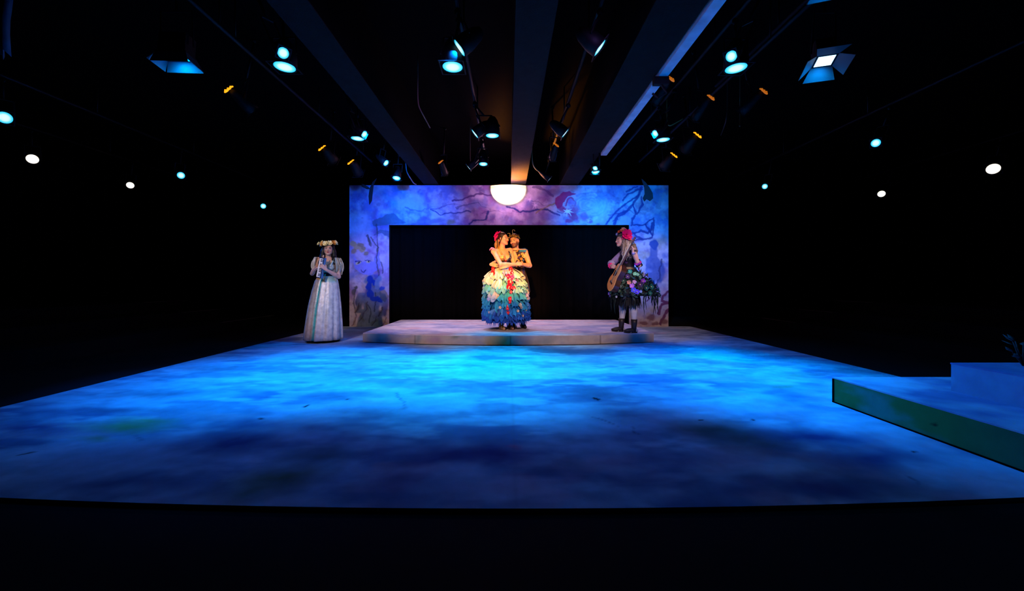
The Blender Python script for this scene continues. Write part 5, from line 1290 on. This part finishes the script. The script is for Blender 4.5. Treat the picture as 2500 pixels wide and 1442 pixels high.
# bustle skirt
pr3 = interp_prof([(1.09, .125, .125, .02, 0), (1.03, .150, .155, .035, 0), (.95, .215, .205, .075, 0), (.84, .300, .260, .115, 0), (.72, .375, .300, .125, 0), (.62, .395, .310, .115, 0)], 14)
mb = MB(); skirt_surface(mb, pr3, None, lambda a, t: np.array(lin('0c1412' if math.sin(a*7) > 0 else '12141c')), 72, lambda a, t: .92+.05*math.sin(a*13)*t); sk3 = mb.build('bustle_skirt', M_cloth, W3, solid=.004)
rw = random.Random(31)
mb = MB()
for k in range(330):      # feathery dark leaves over the bustle
    z_ = rw.uniform(.60, 1.04); a = rw.uniform(0, 6.28); rx, ry, cx, cy = prof_at(pr3, z_); p = V3(cx+(rx+.01)*math.cos(a), cy+(ry+.01)*math.sin(a), z_)
    leaf_bunch(mb, p, unit(V3(math.cos(a), math.sin(a), .2)), rw.uniform(.05, .09), ['14302c', '0e1c1a', '1c3c44', '203018', '2a4438', '101420'], rw, 2)
mb.build('leaf_trim', M_flower, sk3)
mb = MB()
for k in range(120):     # dark net petticoat
    a = 2*math.pi*k/120; rx = .19+.02*math.sin(k*2.3); p0 = V3(.02+rx*.75*math.cos(a), .75*rx*math.sin(a), .80); p1 = V3(.015+rx*1.12*math.cos(a), rx*1.05*math.sin(a), rw.uniform(.38, .50)); t_ = V3(-math.sin(a), math.cos(a), 0)*.011
    mb.add([p0-t_, p0+t_, (p0+p1)/2+t_*1.5+V3(0, 0, 0), p1+t_*.3, p1-t_*.5, (p0+p1)/2-t_*1.5], [(0, 1, 2, 5), (5, 2, 3, 4)], lin(rw.choice(['0a0e10', '0c1418', '101018'])))
mb.build('net_petticoat', M_cloth, sk3)
mb = MB()
for k in range(34):      # long hanging strips
    a = rw.choice([rw.uniform(-1.2, .9), rw.uniform(-1.9, 1.5), rw.uniform(2.6, 4.2)]); rx, ry, cx, cy = prof_at(pr3, .64); p = V3(cx+rx*math.cos(a), cy+ry*math.sin(a), .68); L = rw.uniform(.14, .38); pts = [p+V3(.012*math.sin(t*7+k), .01*math.cos(t*5+k), -L*t) for t in np.linspace(0, 1, 8)]
    tube(mb, pts, [.008, .009, .007, .008, .007, .006, .005, .002], 5, lin(rw.choice(['101c1c', '0c1014', '1c2a28'])))
mb.build('hanging_strips', M_cloth, sk3)
fc = ['7a38b8', '4a58d0', 'b050c0', '38a0b0', '60b8a0', '8068e0', 'a890d8', '3070c8', 'c878b0']
spots3 = [(1553,657,'a030b0',.04),(1530,664,'38a0a0',.035),(1540,670,'80d0a8',.035),(1546,671,'78b8a0',.03),(1561,671,'d0d0f0',.04),(1566,673,'7870f0',.04),(1577,674,'c878e0',.035),(1583,684,'3898e8',.04),(1587,690,'2870e0',.045),(1556,687,'9038a8',.045),(1536,689,'c898c0',.035),(1525,690,'d09080',.035),(1530,698,'b870d8',.04),(1533,708,'5058e8',.045),(1540,712,'6048e0',.04),(1548,711,'7890d0',.025),(1524,676,'503878',.04),(1510,700,'5a7060',.035),(1485,717,'7858c8',.03),(1487,722,'4040a0',.025),(1498,724,'b0b0c0',.02),(1575,700,'1f6a60',.05),(1603,712,'48c0a0',.028),(1598,706,'205c80',.04),(1570,715,'186050',.04),(1515,686,'34584c',.035),(1593,697,'2060b0',.035),(1548,695,'4a2050',.045),(1562,703,'1c5048',.045),(1550,677,'406a5c',.035),(1505,710,'2c4a3c',.035)]
for i, (px, py, c, r_) in enumerate(spots3):
    p, n = on_skirt(pr3, px, py, P3, .03); flower('skirt_flower', sk3, p, n, r_, c, 'e0d0a0', 5, 2, seed=i)
for i in range(30):
    z_ = rw.uniform(.66, 1.0); a = rw.uniform(-.3, 3.4); rx, ry, cx, cy = prof_at(pr3, z_); flower('skirt_flower', sk3, V3(cx+(rx+.03)*math.cos(a), cy+(ry+.03)*math.sin(a), z_), unit(V3(math.cos(a), math.sin(a), .2)), rw.uniform(.025, .045), rw.choice(fc), seed=i)
mb = MB(); skirt_surface(mb, interp_prof([(1.10, .122, .122, .02, 0), (1.06, .132, .134, .024, 0)], 4), None, lin('6a5838'), 40); mb.build('belt', M_leather, W3, solid=.006)
# boots
for (x0, y0) in ((.085, -.095), (-.075, .085)):
    mb = MB(); d = unit(V3(-1, -.1, 0)); b0 = V3(x0, y0, 0)
    tube(mb, [b0+V3(0, 0, .034)-d*.045, b0+V3(0, 0, .040)+d*.02, b0+V3(0, 0, .034)+d*.11, b0+V3(0, 0, .026)+d*.175], [.032, .044, .038, .022], 12, lin('201416'))
    tube(mb, [b0+V3(0, 0, .03), b0+V3(.0, 0, .10), b0+V3(.004, 0, .16), b0+V3(.004, 0, .225)], [.044, .044, .050, .054], 14, lin('201416'))
    box(mb, (-.05+x0, -.036+y0, .0), (x0+.045, .036+y0, .02), lin('100a0c')); mb.build('ankle_boot', M_leather, W3)
# guitar
gt_lo = V3(-.255, -.135, .93); gt_hi = V3(-.005, -.400, 1.545); ga = unit(gt_hi-gt_lo)
n0 = unit(V3(-1, .07, 0)); gn = unit(n0-(n0@ga)*ga); gw = np.cross(ga, gn)
GT = thing('acoustic_guitar', 'light wooden acoustic guitar held upright by the long-haired woman on the right', 'guitar', (2.02, 6.77, .164))
G3 = lambda u, v, d: gt_lo+gw*u+ga*v+gn*d
def gout():
    pts = []
    for t in np.linspace(0, math.pi, 26):
        v = -.24+.48*(1-math.cos(t))/2; s_ = (v+.24)/.48
        wv = .195*(max(0, 1-abs((s_-.30)/.30)**2.6))**.5 if s_ < .30 else (.195-.06*math.sin(min((s_-.30)/.30, 1)*math.pi/2)**2 if s_ < .60 else .135+.012*math.sin((s_-.60)/.2*math.pi/2) if s_ < .80 else .147*(max(0, 1-((s_-.80)/.20)**2.6))**.5); pts.append((max(wv, 0.0), v))
    return pts
go = gout(); L_ = [(w_, v) for w_, v in go]+[(-w_, v) for w_, v in go[::-1][1:-1]]
n_ = len(L_)
def gplate(d0, d1, cf, cs, name, sc=1.0):
    mb = MB(); A = [G3(u*sc, v, d0) for u, v in L_]; B = [G3(u*sc, v, d1) for u, v in L_]
    mb.add(A+B, [tuple(range(n_)), tuple(range(2*n_-1, n_-1, -1))]+[(i, n_+i, n_+(i+1) % n_, (i+1) % n_) for i in range(n_)], lin(cf)); return mb.build(name, M_wood, GT, smooth=False)
gplate(-.095, -.004, '3a1a10', '', 'sides'); gplate(-.004, .002, 'ffb060', '', 'soundboard', 1.0)
mb = MB(); lathe(mb, [(.048, .0025), (.048, .0045), (.001, .0045)], 24, mtx(np.stack([gw, ga, gn], 1), G3(0, .07, 0)), lin('180c08')); mb.build('sound_hole', M_wood, GT)
mb = MB(); Mg = mtx(np.stack([gw, ga, gn], 1), gt_lo); box(mb, (-.07, -.115, .002), (.07, -.090, .012), lin('2a1810'), Mg); mb.build('bridge', M_wood, GT, smooth=False)
mb = MB(); box(mb, (-.10, .0, .002), (-.045, .10, .005), lin('1c100c'), Mg); mb.build('pickguard', M_gloss, GT, smooth=False)
mb = MB(); box(mb, (-.026, .20, -.016), (.026, .62, .006), lin('5a3a28'), Mg); mb.build('neck', M_wood, GT, smooth=False, bevel=.005)
mb = MB(); box(mb, (-.025, .13, .006), (.025, .62, .011), lin('2a1c18'), Mg); mb.build('fretboard', M_wood, GT, smooth=False)
mb = MB(); box(mb, (-.036, .62, -.014), (.036, .74, .002), lin('2c3034'), Mg); mb.build('headstock', M_wood, GT, smooth=False, bevel=.004)
for i in range(6):
    sg = -1 if i < 3 else 1; mb = MB(); tube(mb, [G3(sg*.034, .645+.034*(i % 3), -.006), G3(sg*.052, .645+.034*(i % 3), -.006)], [.004, .008], 8, lin('90a0a8')); mb.build('tuning_peg', M_gloss, GT)
mb = MB()
for i in range(6): x_ = -.018+.0072*i; tube(mb, [G3(x_*1.5, -.10, .013), G3(x_, .62, .014)], .0010, 4, lin('d0c8b0'))
mb.build('strings', M_gloss, GT)
